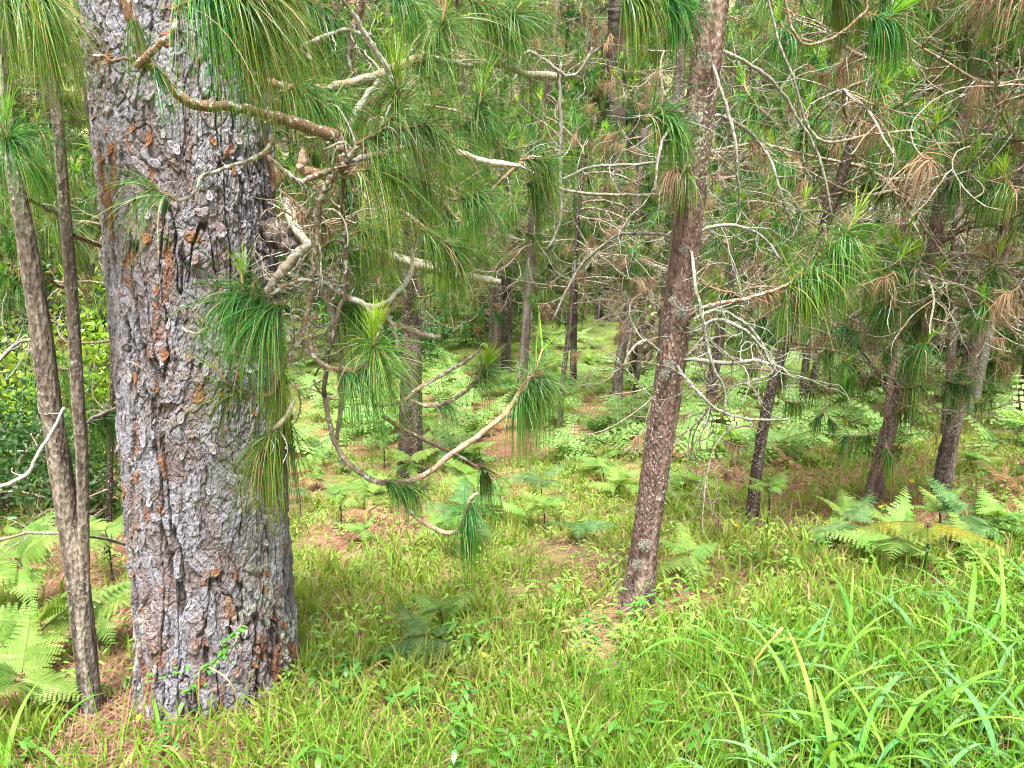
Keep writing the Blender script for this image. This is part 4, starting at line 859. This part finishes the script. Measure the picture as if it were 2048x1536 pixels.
shrub("shrub", "bright yellow-green leafy bush behind the forked thin stem", gxy(-4.6, 7.2), 1.5, 2.1, BR0, BR1, 5200, .085, 1)
shrub("shrub", "smaller lime green bush tucked against the old pine's flank", gxy(-3.75, 7.4), .8, 1.7, BR0, BR1, 2600, .08, 2)
shrub("shrub", "dark glossy green bush with low red stems at the edge", gxy(-3.9, 5.4), 1.0, 1.25, DK0, DK1, 2700, .06, 3)
shrub("shrub", "dark round bush left of the dark glossy bush with red stems", gxy(-3.1, 5.0), .6, .95, DK0, DK1, 2200, .055, 4)
shrub("dark_tree", "dark small-leaved tree in deep shade behind the bright bush", gxy(-6.2, 11.5), 2.4, 2.4, DK0, DK1 * .8, 7000, .09, 5, "tree")
shrub("dark_tree", "dark small-leaved tree seen between the old pine and the thin stems", gxy(-4.4, 11.0), 1.8, 2.3, DK0, DK1 * .8, 6000, .085, 6, "tree")
shrub("shrub", "dark small-leaved bush behind the dark furrowed pine stem", gxy(-1.8, 13.5), 1.2, 1.9, DK0, DK1, 4200, .08, 7)
shrub("shrub", "low dark bush at the left edge of the hollow", gxy(-.5, 15.5), 1.0, 1.5, DK0, DK1, 3000, .08, 8)
shrub("shrub", "pale small-leaved bush in the wood just left of the clear reddish stem", gxy(1.9, 11.8), .9, 3.4, np.array([.08, .12, .03]), np.array([.25, .26, .10]), 2600, .075, 9)
shrub("shrub", "black-green bush in the shade right of the hollow", gxy(5.4, 14.2), 1.7, 2.0, DK0, DK1 * .8, 5000, .09, 10)
shrub("shrub", "dark bush behind the tree fern on the right", gxy(7.9, 13.2), 1.9, 2.4, DK0, DK1 * .8, 5000, .09, 11)
shrub("shrub", "leafy bush with dull green leaves above the hollow", gxy(3.2, 20.5), 1.8, 2.6, DK0 * 1.5, DK1 * 1.4, 4000, .11, 12)
for k, (x, y) in enumerate(((-8, 19), (-5.2, 22), (-12.5, 24), (-2.5, 24), (1, 25), (6.5, 22), (10, 19), (13, 24), (8.5, 27), (-17, 30), (3.5, 30), (15, 31))):
    shrub("shrub", "dull green bush among the pines of the far slope", gxy(x, y), 1.9, 2.2, DK0 * 1.6, DK1 * 1.7, 2600, .13, 30 + k, group="bushes among the far pines")

# broadleaf tree with large pale drooping leaves
BL = []
for v in range(4):
    r = np.random.default_rng(61 + v); m_ = MB()
    for k in range(9):
        a = k / 9 * 2 * math.pi + r.normal() * .1; L = .24 * r.uniform(.7, 1.1); d = np.array([math.cos(a), math.sin(a), .1]); sd = np.array([-math.sin(a), math.cos(a), 0]); p = np.zeros(3); pr = []
        for q in range(4): pr.append((p.copy(), .045 * [.25, 1, .9, .08][q])); d = nrm(d + np.array([0, 0, -.45])); p = p + d * L / 3
        Vv = np.array([pp + s_ * sd * w_ for (pp, w_) in pr for s_ in (-1, 1)]); m_.add(Vv, [[q * 2, q * 2 + 1, q * 2 + 3, q * 2 + 2] for q in range(3)], None, mixc([.10, .14, .10], [.30, .34, .30], r.uniform(0, 1, 8)))
    tube(m_, np.array([[0, 0, 0], [-.1, .02, -.12], [-.25, .03, -.18]]), .006, 4, [.2, .16, .1])
    BL.append(m_.mesh("leaf", M_leaf))
for (lab, x, y, seed) in (("tree with big grey-green hand-shaped leaves above the stout leaning pine", 5.4, 8.6, 1), ("taller big-leaved tree farther behind at the right", 7.6, 10.6, 2)):
    B = gxy(x, y); t = thing("broadleaf_tree", lab, "tree", B); r = np.random.default_rng(seed + 40); H = 3.3
    m_ = MB(); tube(m_, np.array([[0, 0, -.1], [.05, 0, 1.2], [0, .05, 2.3], [.1, .1, H]]), [.06, .05, .045, .03], 8, [.16, .14, .12]); nodes = []
    for k in range(7):
        a = r.uniform(0, 6.28); z = r.uniform(1.4, H); p = np.array([[.03, .03, z], [math.cos(a) * .4, math.sin(a) * .4, z + .25], [math.cos(a) * .8, math.sin(a) * .8, z + .35]]); tube(m_, resample(p, 7), np.linspace(.02, .01, 7), 5, [.18, .15, .12]); nodes += [p[1], p[2], p[2]]
    part("trunk", m_.mesh("trunk", M_twig), t)
    for k in range(46):
        p = nodes[r.integers(len(nodes))] + r.normal(size=3) * np.array([.3, .3, .25]); part("leaf", BL[r.integers(4)], t, RZ(p, r.uniform(0, 6.28), r.uniform(.7, 1.2)))

# ================================================================== ferns
def frond_mesh(L, npairs, c0, c1, seed, arch=.5, width=.30, fine=9, lift=.35, droop=.25):
    """a bracken frond along +X: stalk, leaflets in pairs, each cut into small lobes"""
    r = np.random.default_rng(seed); m_ = MB(); n = 12; d = np.array([math.cos(lift), 0, math.sin(lift)]); P = [np.zeros(3)]; D = [d]
    for k in range(n):
        d = nrm(d + np.array([0, r.normal() * .02, -arch / n])); P.append(P[-1] + d * L / n); D.append(d)
    P = np.array(P); D = np.array(D); tube(m_, P, np.linspace(.004, .0012, n + 1), 4, [.16, .15, .05])
    V, Q, C = [], [], []
    for k in range(npairs):
        t = .10 + .89 * (k / (npairs - 1)); i = min(int(t * n), n - 1); f = t * n - i; o = P[i] * (1 - f) + P[min(i + 1, n)] * f; d = D[i]
        l = L * width * (1 - t) ** .75 * min(1, t / .12 + .55) * r.uniform(.88, 1.1)
        for s in (-1, 1):
            sd = nrm(np.cross(np.array([0, 0, 1.0]), d)) * s; pd = nrm(sd + d * .42 + np.array([0, 0, -droop * r.uniform(.4, 1.3)])); up = nrm(np.cross(pd, d) * s)
            fwd = nrm(np.cross(up, pd)); nf = max(3, int(fine * l / (L * width) + 2)); cc = mixc(c0, c1, r.uniform(0, 1)); q = o.copy(); pdd = pd.copy()
            for j in range(nf):
                w_ = l * .22 * (1 - .82 * j / nf); stp = l / nf
                for g_ in (-1, 1):
                    b0 = len(V); tip = q + pdd * stp * .75 + fwd * g_ * w_
                    V += [q, q + pdd * stp * .80, tip, q + pdd * stp * .08 + fwd * g_ * w_ * .9]; Q.append([b0, b0 + 1, b0 + 2, b0 + 3])
                    c = cc * r.uniform(.85, 1.15); C += [c] * 4
                pdd = nrm(pdd + np.array([0, 0, -.035])); q = q + pdd * stp
    m_.add(np.array(V), np.array(Q), None, np.array(C))
    return m_.mesh("frond", M_fern)
F_A, F_B = np.array([.105, .20, .035]), np.array([.21, .31, .085])
F_BL0, F_BL1 = np.array([.050, .12, .036]), np.array([.13, .21, .08])
F_PALE0, F_PALE1 = np.array([.22, .30, .12]), np.array([.34, .38, .2])
F_DRY0, F_DRY1 = np.array([.13, .15, .02]), np.array([.22, .20, .03])
FR = [frond_mesh(.55, 15, F_A, F_B, 10 + k, arch=[.4, .7, 1.0, .6][k], width=.36, lift=[.25, .55, .8, .1][k]) for k in range(4)]
FRL = [frond_mesh(.55, 12, F_A, F_B, 20 + k, arch=.6, width=.36, fine=5, lift=[.1, .4, .5][k]) for k in range(3)]
FRB = [frond_mesh(.55, 15, F_BL0, F_BL1, 30 + k, arch=.6, width=.34, lift=[.2, .5][k]) for k in range(2)]
FRP = [frond_mesh(1.3, 20, F_PALE0, F_PALE1, 40 + k, arch=1.3, width=.22, lift=[.7, .4][k]) for k in range(2)]
FRD = [frond_mesh(.55, 15, F_DRY0, F_DRY1, 50, arch=.6, width=.3, lift=.35, droop=.9)]
FRD2 = [frond_mesh(.5, 13, np.array([.25, .14, .07]), np.array([.36, .22, .12]), 52, arch=1.2, width=.26, fine=5, lift=.5, droop=.8)]
STALK = {}
def stalk(h):
    k = round(h, 2)
    if k not in STALK:
        m_ = MB(); tube(m_, np.array([[0, 0, -.05], [.01, 0, h * .5], [0, .01, h]]), [.005, .0045, .0035], 5, [.055, .045, .03]); STALK[k] = m_.mesh("stalk", M_twig)
    return STALK[k]
def fern(label, x, y, h, nfr, lib, size, seed, group="ferns on the slope", name="fern", base_az=None, spread=6.28):
    r = np.random.default_rng(seed + 9000); B = np.array([x, y, float(height(x, y))]); t = thing(name, label, "fern", B, group)
    part("stalk", stalk(h), t); a0 = r.uniform(0, 6.28) if base_az is None else base_az
    for k in range(nfr):
        a = a0 + spread * (k / max(1, nfr)) + r.normal() * .2
        part("frond", lib[r.integers(len(lib))], t, RZ((0, 0, h * (1 - .12 * (k % 2))), a, size * r.uniform(.8, 1.15)) @ Matrix.Rotation(r.normal() * .25, 4, 'X') @ Matrix.Rotation(r.normal() * .28, 4, 'Y'))
    return t
def fern_px(label, px, py, h, nfr, lib, size, seed, **k):
    B = ground_hit(px, py); return fern(label, B[0], B[1], h, nfr, lib, size, seed, **k)
fern_px("large pale green bracken in the lower corner beside the forked thin stem", 60, 1440, .16, 6, FR, .5, 1)
fern_px("pale green bracken spreading low behind the forked thin stem's foot", 95, 1335, .18, 6, FR, .55, 2)
fern_px("bracken with broad bright fronds left of the old pine's foot", 215, 1300, .2, 5, FR, .5, 3)
fern_px("bracken lit bright behind the forked stem, below the dark bush", 60, 1230, .28, 6, FR, .65, 4)
fern_px("flat bracken fronds between the forked stem and the old pine", 225, 1165, .3, 5, FR, .6, 5)
fern_px("dark green fern arching on the grass right of the old pine's foot", 850, 1320, .10, 5, FRB, .42, 6)
fern_px("pale flat fern just behind the dark arching fern", 880, 1265, .10, 4, FR, .38, 7)
fern_px("fern with small triangular leaflets in front of the slim dark pine", 1530, 1070, .26, 4, FR, .34, 8)
fern_px("blue-green fern spread under the stout leaning pine", 1915, 1090, .14, 7, FRB, .42, 9)
fern_px("yellowing wilted fern drooping above the broad grass", 1840, 1160, .24, 3, FRD, .55, 10, base_az=2.6, spread=4)
fern_px("tall green fern seen through the twig end of the long hanging branch", 930, 1120, .3, 5, FRB, .5, 11)
fern_px("wide fern bank's bluish fern mid-slope below the hanging tuft", 1080, 1010, .2, 6, FRB, .6, 12)
# the tree fern in the shade on the right
B = ground_hit(1790, 800); B = gxy(B[0], B[1] + .3); tf = thing("tree_fern", "tree fern with pale arching fronds in the shade right of the hollow", "tree fern", B)
m_ = MB(); tube(m_, np.array([[0, 0, -.1], [.02, 0, .35], [0, 0, .7]]), [.09, .08, .09], 9, [.06, .045, .035], jag=.25); part("trunk", m_.mesh("trunk", M_twig), tf)
for k in range(9): part("frond", FRP[k % 2], tf, RZ((0, 0, .68), k * .7 + .2, .95 + .1 * (k % 3)))
r = np.random.default_rng(31)
cnt = 0; FP = []
while cnt < 270:
    px = r.uniform(-60, 2110); py = 690 + 470 * r.random() ** 1.6
    if px < 1250 and py > 1130: continue
    if 560 < px < 1300 and py > 1090: continue
    dens = fbm(px / 260, py / 90, 55, 3); thr = .50 if px < 1250 else .44
    if 600 < px < 1000 and 900 < py < 1080: thr = .30
    if dens < thr: continue
    p = ground_hit(px, py)
    if p[1] > 21 or any(math.hypot(p[0] - a, p[1] - b) < .14 + .02 * p[1] for a, b in FP): continue
    FP.append((p[0], p[1])); cnt += 1
    near = p[1] < 7.5; u = r.random()
    lib = (FR if near else FRL) if u < .74 else (FRB if u < .9 else FRD2)
    nf_ = int(r.integers(4, 7)); h_ = r.uniform(.07, .30) if p[0] < .3 else r.uniform(.04, .15)
    lab = "%s %s with %s fronds, %s" % ("tall" if h_ > .23 else ("low" if h_ < .10 else "knee-high"), "light green bracken" if lib in (FR, FRL) else ("blue-green fern" if lib is FRB else "brown bracken"), NUM[nf_], whereabouts(p))
    grp = "light green bracken on the slope" if lib in (FR, FRL) else ("blue-green ferns on the slope" if lib is FRB else "withered bracken on the slope")
    fern(' '.join(lab.split()[:16]) if len(lab.replace('-', ' ').split()) <= 16 else lab.replace('light green ', 'green '), p[0], p[1], h_, nf_, lib, r.uniform(.27, .50) * (1 + .06 * max(0, p[1] - 5.5)), 100 + cnt, group=grp)

# the carpet of small bracken behind the ferns that can be told apart
CM = [frond_mesh(.40, 9, F_A * 1.05 + .02, F_B * 1.05 + .03, 80 + k, arch=.6, width=.36, fine=2, lift=[.15, .4, .6][k]) for k in range(3)]
def arr(me):
    n = len(me.vertices); v = np.zeros(n * 3, np.float32); me.vertices.foreach_get("co", v); c = np.zeros(n * 4, np.float32); me.color_attributes["Col"].data.foreach_get("color", c)
    q = np.array([list(p.vertices) for p in me.polygons if len(p.vertices) == 4]); return v.reshape(-1, 3), q, c.reshape(-1, 4)[:, :3]
CA = [arr(m) for m in CM]
r = np.random.default_rng(72); m_ = MB(); cnt = 0; tr = 0
while cnt < 360 and tr < 9000:
    tr += 1; px = r.uniform(-60, 2110); py = 670 + 260 * r.random()
    if fbm(px / 260, py / 90, 55, 3) < (.43 if px < 1250 else .34): continue
    p = ground_hit(px, py)
    if p[1] > 22: continue
    cnt += 1; a0 = r.uniform(0, 6.28); h = r.uniform(.05, .22)
    for k in range(4):
        v_, q_, c_ = CA[r.integers(3)]; a = a0 + k * 1.57 + r.normal() * .25; s_ = r.uniform(.7, 1.3) * (1 + .02 * p[1]); ca, sa = math.cos(a), math.sin(a); tl_ = r.normal() * .2
        vv = v_ * s_; vv = np.stack([vv[:, 0], vv[:, 1], vv[:, 2] + tl_ * vv[:, 0]], 1)
        m_.add(np.stack([p[0] + vv[:, 0] * ca - vv[:, 1] * sa, p[1] + vv[:, 0] * sa + vv[:, 1] * ca, p[2] + h + vv[:, 2]], 1), q_, None, c_ * r.uniform(.8, 1.15))
o = part("undergrowth", m_.mesh("undergrowth", M_fern), None, kind='stuff'); o['label'] = "pale lacy bracken carpet running back between the far stems"; o['category'] = "undergrowth"

# ================================================================== grasses and herbs
def wedge(r, n, y0, y1, pw, half=.74, pad=.35):
    t = r.random(n); q = 1 - pw
    y = (y0 ** q + t * (y1 ** q - y0 ** q)) ** (1 / q) if abs(q) > 1e-6 else y0 * (y1 / y0) ** t
    x = r.uniform(-1, 1, n) * (half * y + pad); return x, y
def clear_of_trunks(x, y):
    k = np.hypot(x - old_base[0], y - Yp) > .275
    k &= np.hypot(x - LB[0], y - LB[1]) > .05; k &= np.hypot(x - BD[0], y - BD[1]) > .09
    return k
G_A, G_B, G_Y, G_D = np.array([.072, .180, .016]), np.array([.160, .285, .026]), np.array([.26, .30, .065]), np.array([.33, .25, .13])
def grass_patch(n, y0, y1, pw, hmin, hmax, W, segs, seed, keep, dryf, yel, sagm=.16, clumpy=False):
    r = np.random.default_rng(seed); x, y = wedge(r, n, y0, y1, pw)
    if clumpy:                                   # blades spring from tuft centres
        g_ = n // 14; cx_, cy_ = x[:g_], y[:g_]; ix_ = r.integers(0, g_, n); x = cx_[ix_] + r.normal(size=n) * .020; y = cy_[ix_] + r.normal(size=n) * .020
    cl = fbm(x * 3.1, y * 3.1, seed, 3); k = keep(x, y, r, cl) & clear_of_trunks(x, y); x, y, cl = x[k], y[k], cl[k]; n = len(x)
    z = height(x, y) - .005; az = r.uniform(0, 6.28, n); tilt = np.abs(r.normal(size=n)) * .35 + .05
    D = np.stack([np.cos(az) * np.sin(tilt), np.sin(az) * np.sin(tilt), np.cos(tilt)], 1)
    H = r.uniform(hmin, hmax, n) * (.55 + .9 * cl)
    c = mixc(mixc(G_A, G_B, r.random(n)), G_Y, np.clip(r.random(n) * yel * 2 * (.5 + cl), 0, 1)); dr = r.random(n) < dryf; c[dr] = mixc(G_D, G_D * .7, r.random(dr.sum()))
    m_ = MB(); ribbons(m_, np.stack([x, y, z], 1), D, H, W * r.uniform(.6, 1.5, n), segs, r.uniform(.2, 2.2, n) * sagm, c * .85, c * 1.1, r, 0, wprof=lambda t: np.interp(t, [0, .35, .8, 1], [.7, 1, .6, .06]))
    return m_
def keep_near(x, y, r, cl):
    br = 1.95 + .32 * np.clip(x, -.6, 4)
    return (y < br + .5 * (cl - .2)) & (r.random(len(x)) < 1 - .7 * litter_mask(x, y))
def keep_slope(x, y, r, cl):
    return (r.random(len(x)) < (1 - .85 * litter_mask(x, y)) * sstep(.27, .46, cl))
m_ = grass_patch(34000, .75, 4.2, .4, .10, .27, .0034, 5, 1, keep_near, .05, .12, .18)
o = part("grass", m_.mesh("grass", M_grass), None, kind='stuff'); o['label'] = "bright green fine-bladed grass growing thick on the near bank"; o['category'] = "grass"
m_ = grass_patch(175000, 1.7, 16, 1.25, .045, .135, .0078, 3, 2, keep_slope, .18, .8, .34, True)
o = part("grass", m_.mesh("grass", M_grass), None, kind='stuff'); o['label'] = "short yellow-green grass between the needle patches of the slope"; o['category'] = "grass"
# small herbs: pairs of pointed leaves on short stems
def herbs(n, y0, y1, pw, seed, size, c0, c1, keep):
    r = np.random.default_rng(seed); x, y = wedge(r, n, y0, y1, pw); cl = fbm(x * 2.3, y * 2.3, seed, 3); k = keep(x, y, r, cl) & clear_of_trunks(x, y); x, y = x[k], y[k]
    m_ = MB(); n = len(x); nl = 6
    for q in range(nl):
        az = r.uniform(0, 6.28, n); D = np.stack([np.cos(az), np.sin(az), r.uniform(-.1, .7, n)], 1); h = r.uniform(.01, .10, n) * size / .035
        sd = np.stack([-np.sin(az), np.cos(az), 0 * az], 1); c = mixc(c0, c1, r.random(n))
        ribbons(m_, np.stack([x + np.cos(az) * .004, y, height(x, y) + h], 1), D, size * r.uniform(.7, 1.4, n), size * .42, 3, .25, c, c * 1.1, r, 0, wprof=lambda t: np.interp(t, [0, .4, .75, 1], [.15, 1, .7, .05]), side=sd)
    return m_
m_ = herbs(380, .8, 3.6, .3, 5, .045, np.array([.05, .14, .022]), np.array([.10, .21, .035]), lambda x, y, r, cl: (cl > .42) & (y < 2.6 + .36 * np.clip(x, -3, 4)))
o = part("weeds", m_.mesh("weeds", M_leaf), None, kind='stuff'); o['label'] = "low dark green herbs with pointed leaves among the near grass"; o['category'] = "weeds"
m_ = herbs(2600, 2.2, 13, 1.2, 6, .034, np.array([.10, .20, .035]), np.array([.22, .32, .06]), lambda x, y, r, cl: (cl > .40))
o = part("weeds", m_.mesh("weeds", M_leaf), None, kind='stuff'); o['label'] = "small light green herbs scattered over the slope"; o['category'] = "weeds"
# fallen needles
r = np.random.default_rng(8); x, y = wedge(r, 90000, 1.2, 15, 1.2); k = r.random(len(x)) < .30 + .70 * litter_mask(x, y); x, y = x[k], y[k]; n = len(x); az = r.uniform(0, 6.28, n)
D = np.stack([np.cos(az), np.sin(az), r.uniform(-.02, .25, n)], 1); c = mixc([.17, .085, .05], [.42, .27, .17], r.random(n)); m_ = MB()
ribbons(m_, np.stack([x, y, height(x, y) + r.uniform(.004, .022, n)], 1), D, r.uniform(.08, .2, n), .0035, 2, .10, c, c * .9, r, 0, side=np.stack([-np.sin(az), np.cos(az), .2 + 0 * az], 1))
o = part("needle_litter", m_.mesh("needle_litter", M_dry), None, kind='stuff'); o['label'] = "reddish brown fallen pine needles lying over the slope"; o['category'] = "needle litter"

# broad-bladed grass clumps in the lower right
BLADE = []
for v in range(12):
    r = np.random.default_rng(60 + v); L = r.uniform(.20, .42); W = r.uniform(.010, .020); n = 12; m_ = MB(); d = np.array([math.sin(.25 + .45 * r.random()), 0, 1.0]); p = np.zeros(3); V = []; sg = r.uniform(.06, .22)
    for k in range(n + 1):
        t = k / n; w_ = W * np.interp(t, [0, .15, .5, .85, 1], [.55, .8, 1, .5, .04]); side = np.array([0, 1.0, 0]); nn = nrm(np.cross(side, nrm(d)))
        V += [p - side * w_ * .5 - nn * w_ * .14, p, p + side * w_ * .5 - nn * w_ * .14]; d = nrm(d + np.array([sg * .25, r.normal() * .015, -sg * (.4 + 1.2 * t)])); p = p + d * L / n
    Q = [[k * 3 + q, k * 3 + q + 1, k * 3 + q + 4, k * 3 + q + 3] for k in range(n) for q in (0, 1)]
    c = [mixc([.09, .23, .03], [.17, .33, .05], r.random()), mixc([.08, .20, .07], [.17, .30, .12], r.random())][v % 2]; c2 = np.tile(c, (len(V), 1)); c2[1::3] *= 1.15; c2[-9:] = mixc(c2[-9:], np.array([.26, .22, .09]), np.repeat([.05, .3, .8], 3) * (v % 4 == 0)); c2 *= r.uniform(.85, 1.15, (len(V), 1))
    m_.add(np.array(V), Q, None, c2); BLADE.append(m_.mesh("blade", M_grass))
def clump(label, x, y, nb, s, seed, group="clumps of broad-bladed grass"):
    r = np.random.default_rng(seed + 700); t = thing("grass_clump", label, "grass clump", np.array([x, y, float(height(x, y)) - .01]), group)
    for k in range(nb):
        part("blade", BLADE[r.integers(12)], t, RZ((r.normal() * .03, r.normal() * .03, 0), r.uniform(0, 6.28), s * r.uniform(.6, 1.2)) @ Matrix.Rotation(r.normal() * .15, 4, 'Y'))
r = np.random.default_rng(14); cp = []
while len(cp) < 90:
    px = r.uniform(1100, 2120) if r.random() < .3 else r.uniform(1400, 2120); py = 1180 + 440 * r.random()
    if py < 1180 + (2048 - px) * .30 - 40: continue
    p = ground_hit(px, min(py + 40, 1640))
    if any(math.hypot(p[0] - a, p[1] - b) < .07 for a, b in cp): continue
    cp.append((p[0], p[1])); nb_ = int(r.integers(5, 10)); sz_ = r.uniform(.65, 1.0) * (.6 if px < 1480 else 1)
    clump("%s clump of %s broad blades %s, %s of dry stalk" % ("tall" if sz_ > .88 else ("low" if sz_ < .75 else "medium"), NUM[nb_], "on the bank's crest" if py < 1330 else ("midway on the bank" if py < 1480 else "at the view's lower edge"), "well right" if px > 1800 else ("right" if px > 1500 else "left")), p[0], p[1], nb_, sz_, len(cp))
for k, (px, py) in enumerate(((1170, 1560), (1290, 1590), (700, 1480), (560, 1560))):
    p = ground_hit(px, py); clump("single broad grass tuft among the fine grass at the bottom middle", p[0], p[1], 4, .42, 60 + k, "broad tufts in the fine grass")
p = ground_hit(60, 1530); clump("few broad pale blades arching over the lower corner by the bracken", p[0], p[1], 4, .8, 90)
p = ground_hit(345, 1480); clump("tall narrow green blades standing before the old pine's foot", p[0], p[1], 4, .75, 91)
for k in range(16):
    px = r.uniform(620, 1500); py = r.uniform(1120, 1330); p = ground_hit(px, py); clump("small light tuft of broad grass on the slope beyond the bank", p[0], p[1], 6, .42, 120 + k, "small broad-grass tufts on the slope")

# vine sprig at the old pine's foot
B = at(430, 1395, Yp - float(old_axis(zb + .2)[1]) - .055); vn = thing("vine", "small green sprig with pointed leaves climbing the old pine's foot", "vine", B)
P = np.array([at(405, 1345, B[1]), at(425, 1325, B[1] - .01), at(445, 1302, B[1]), at(462, 1272, B[1]), at(482, 1250, B[1])]); m_ = MB(); tube(m_, resample(P, 16), .0018, 5, [.25, .2, .12]); part("stem", m_.mesh("stem", M_twig, B), vn)
m_ = MB(); r = np.random.default_rng(3); ribbons(m_, np.zeros((1, 3)), np.array([[1, 0, .3]]), .032, .014, 4, .15, np.array([.06, .20, .03]), np.array([.10, .26, .04]), r, side=np.array([[0, 1.0, 0]]), wprof=lambda t: np.interp(t, [0, .35, .75, 1], [.2, 1, .6, .05])); LV = m_.mesh("leaf", M_leaf)
Pr = resample(P, 16)
for k in range(22): part("leaf", LV, vn, RZ(Pr[min(15, 2 + (k * 5) % 14)] - B + np.array([0, -.004, 0]), r.uniform(3.3, 6.2), r.uniform(.7, 1.2)) @ Matrix.Rotation(r.normal() * .4, 4, 'X'))
for (a, b, c_) in ((395, 1400, 22), (340, 1390, 14)):
    for k in range(c_ // 3): part("leaf", LV, vn, RZ(at(a + r.normal() * 18, b - 40 + r.normal() * 14, B[1] - .03) - B, r.uniform(0, 6.28), r.uniform(.6, 1.1)))
# low weed at the clear stem's foot
B = ground_hit(1275, 1235) + np.array([0, -.05, 0]); wd = thing("weed", "leafy dark green weed at the foot of the clear reddish stem", "weed", B)
for k in range(46): part("leaf", LV, wd, RZ((r.normal() * .06, r.normal() * .03, abs(r.normal()) * .06 + .01), r.uniform(0, 6.28), r.uniform(.7, 1.3)))
# withered bent stem in the grass
B = ground_hit(1480, 1375); ds = thing("dead_stem", "broken dry brown stalk with a withered leaf in the near grass", "dead stalk", B)
m_ = MB(); tube(m_, resample(np.array([at(1478, 1372, B[1]), at(1515, 1315, B[1]), at(1565, 1255, B[1])]), 9), [.0045] * 9, 6, [.38, .24, .09]); tube(m_, resample(np.array([at(1508, 1320, B[1]), at(1470, 1308, B[1]), at(1432, 1295, B[1])]), 6), .002, 5, [.42, .3, .13]); part("stalk", m_.mesh("stalk", M_dry, B), ds)
part("withered_frond", FRD2[0], ds, RZ(at(1475, 1320, B[1]) - B, 3.4, .18) @ Matrix.Rotation(1.0, 4, 'Y'))
B = ground_hit(470, 1440); ds = thing("dead_stem", "dry straw-coloured stalk bent in an arch before the old pine's foot", "dead stalk", B)
m_ = MB(); tube(m_, resample(np.array([at(398, 1420, B[1]), at(400, 1340, B[1]), at(425, 1338, B[1]), at(460, 1365, B[1]), at(480, 1412, B[1])]), 18), .003, 6, [.42, .33, .18]); part("stalk", m_.mesh("stalk", M_dry, B), ds)

# yellow flowers
m_ = MB()
for k in range(5):
    a = k / 5 * 2 * math.pi; d = np.array([math.cos(a), math.sin(a), .25]); s_ = np.array([-math.sin(a), math.cos(a), 0])
    m_.add(np.array([d * .001, d * .005 - s_ * .0035, d * .009 - s_ * .002, d * .009 + s_ * .002, d * .005 + s_ * .0035]), [[0, 1, 2, 3]], [[0, 3, 4]], [.72, .50, .02])
PET = m_.mesh("petals", M_petal); m_ = MB(); tube(m_, np.array([[0, 0, -.06], [.003, 0, -.03], [0, 0, 0]]), .001, 4, [.1, .2, .03]); STM = m_.mesh("stem", M_grass)
for k, (a, b) in enumerate(((290, 1450), (1698, 1190), (1694, 1200), (1560, 1215), (1557, 1226), (1410, 1135), (1120, 1320), (968, 1325), (1340, 1240), (1787, 1460), (1556, 1180), (1405, 1195), (1817, 967), (1990, 1118), (1468, 1060), (1240, 1290), (1305, 1160), (1755, 1022))):
    p = ground_hit(a, b + 16); p = p + np.array([0, -.02, .075])
    uniq = {0: "single yellow flower in the litter before the old pine's foot", 9: "lone yellow flower deep in the broad grass clumps", 12: "lone yellow flower by the leaning pines on the right"}
    t = thing("yellow_flower", uniq.get(k, "small yellow flower among the grass of the slope"), "flower", p, None if k in uniq else "small yellow flowers on the slope")
    s_ = 1.0 if b > 1100 else 1.6
    part("petals", PET, t, RZ((0, 0, 0), k, s_) @ Matrix.Rotation(.5, 4, 'X')); part("stem", STM, t)
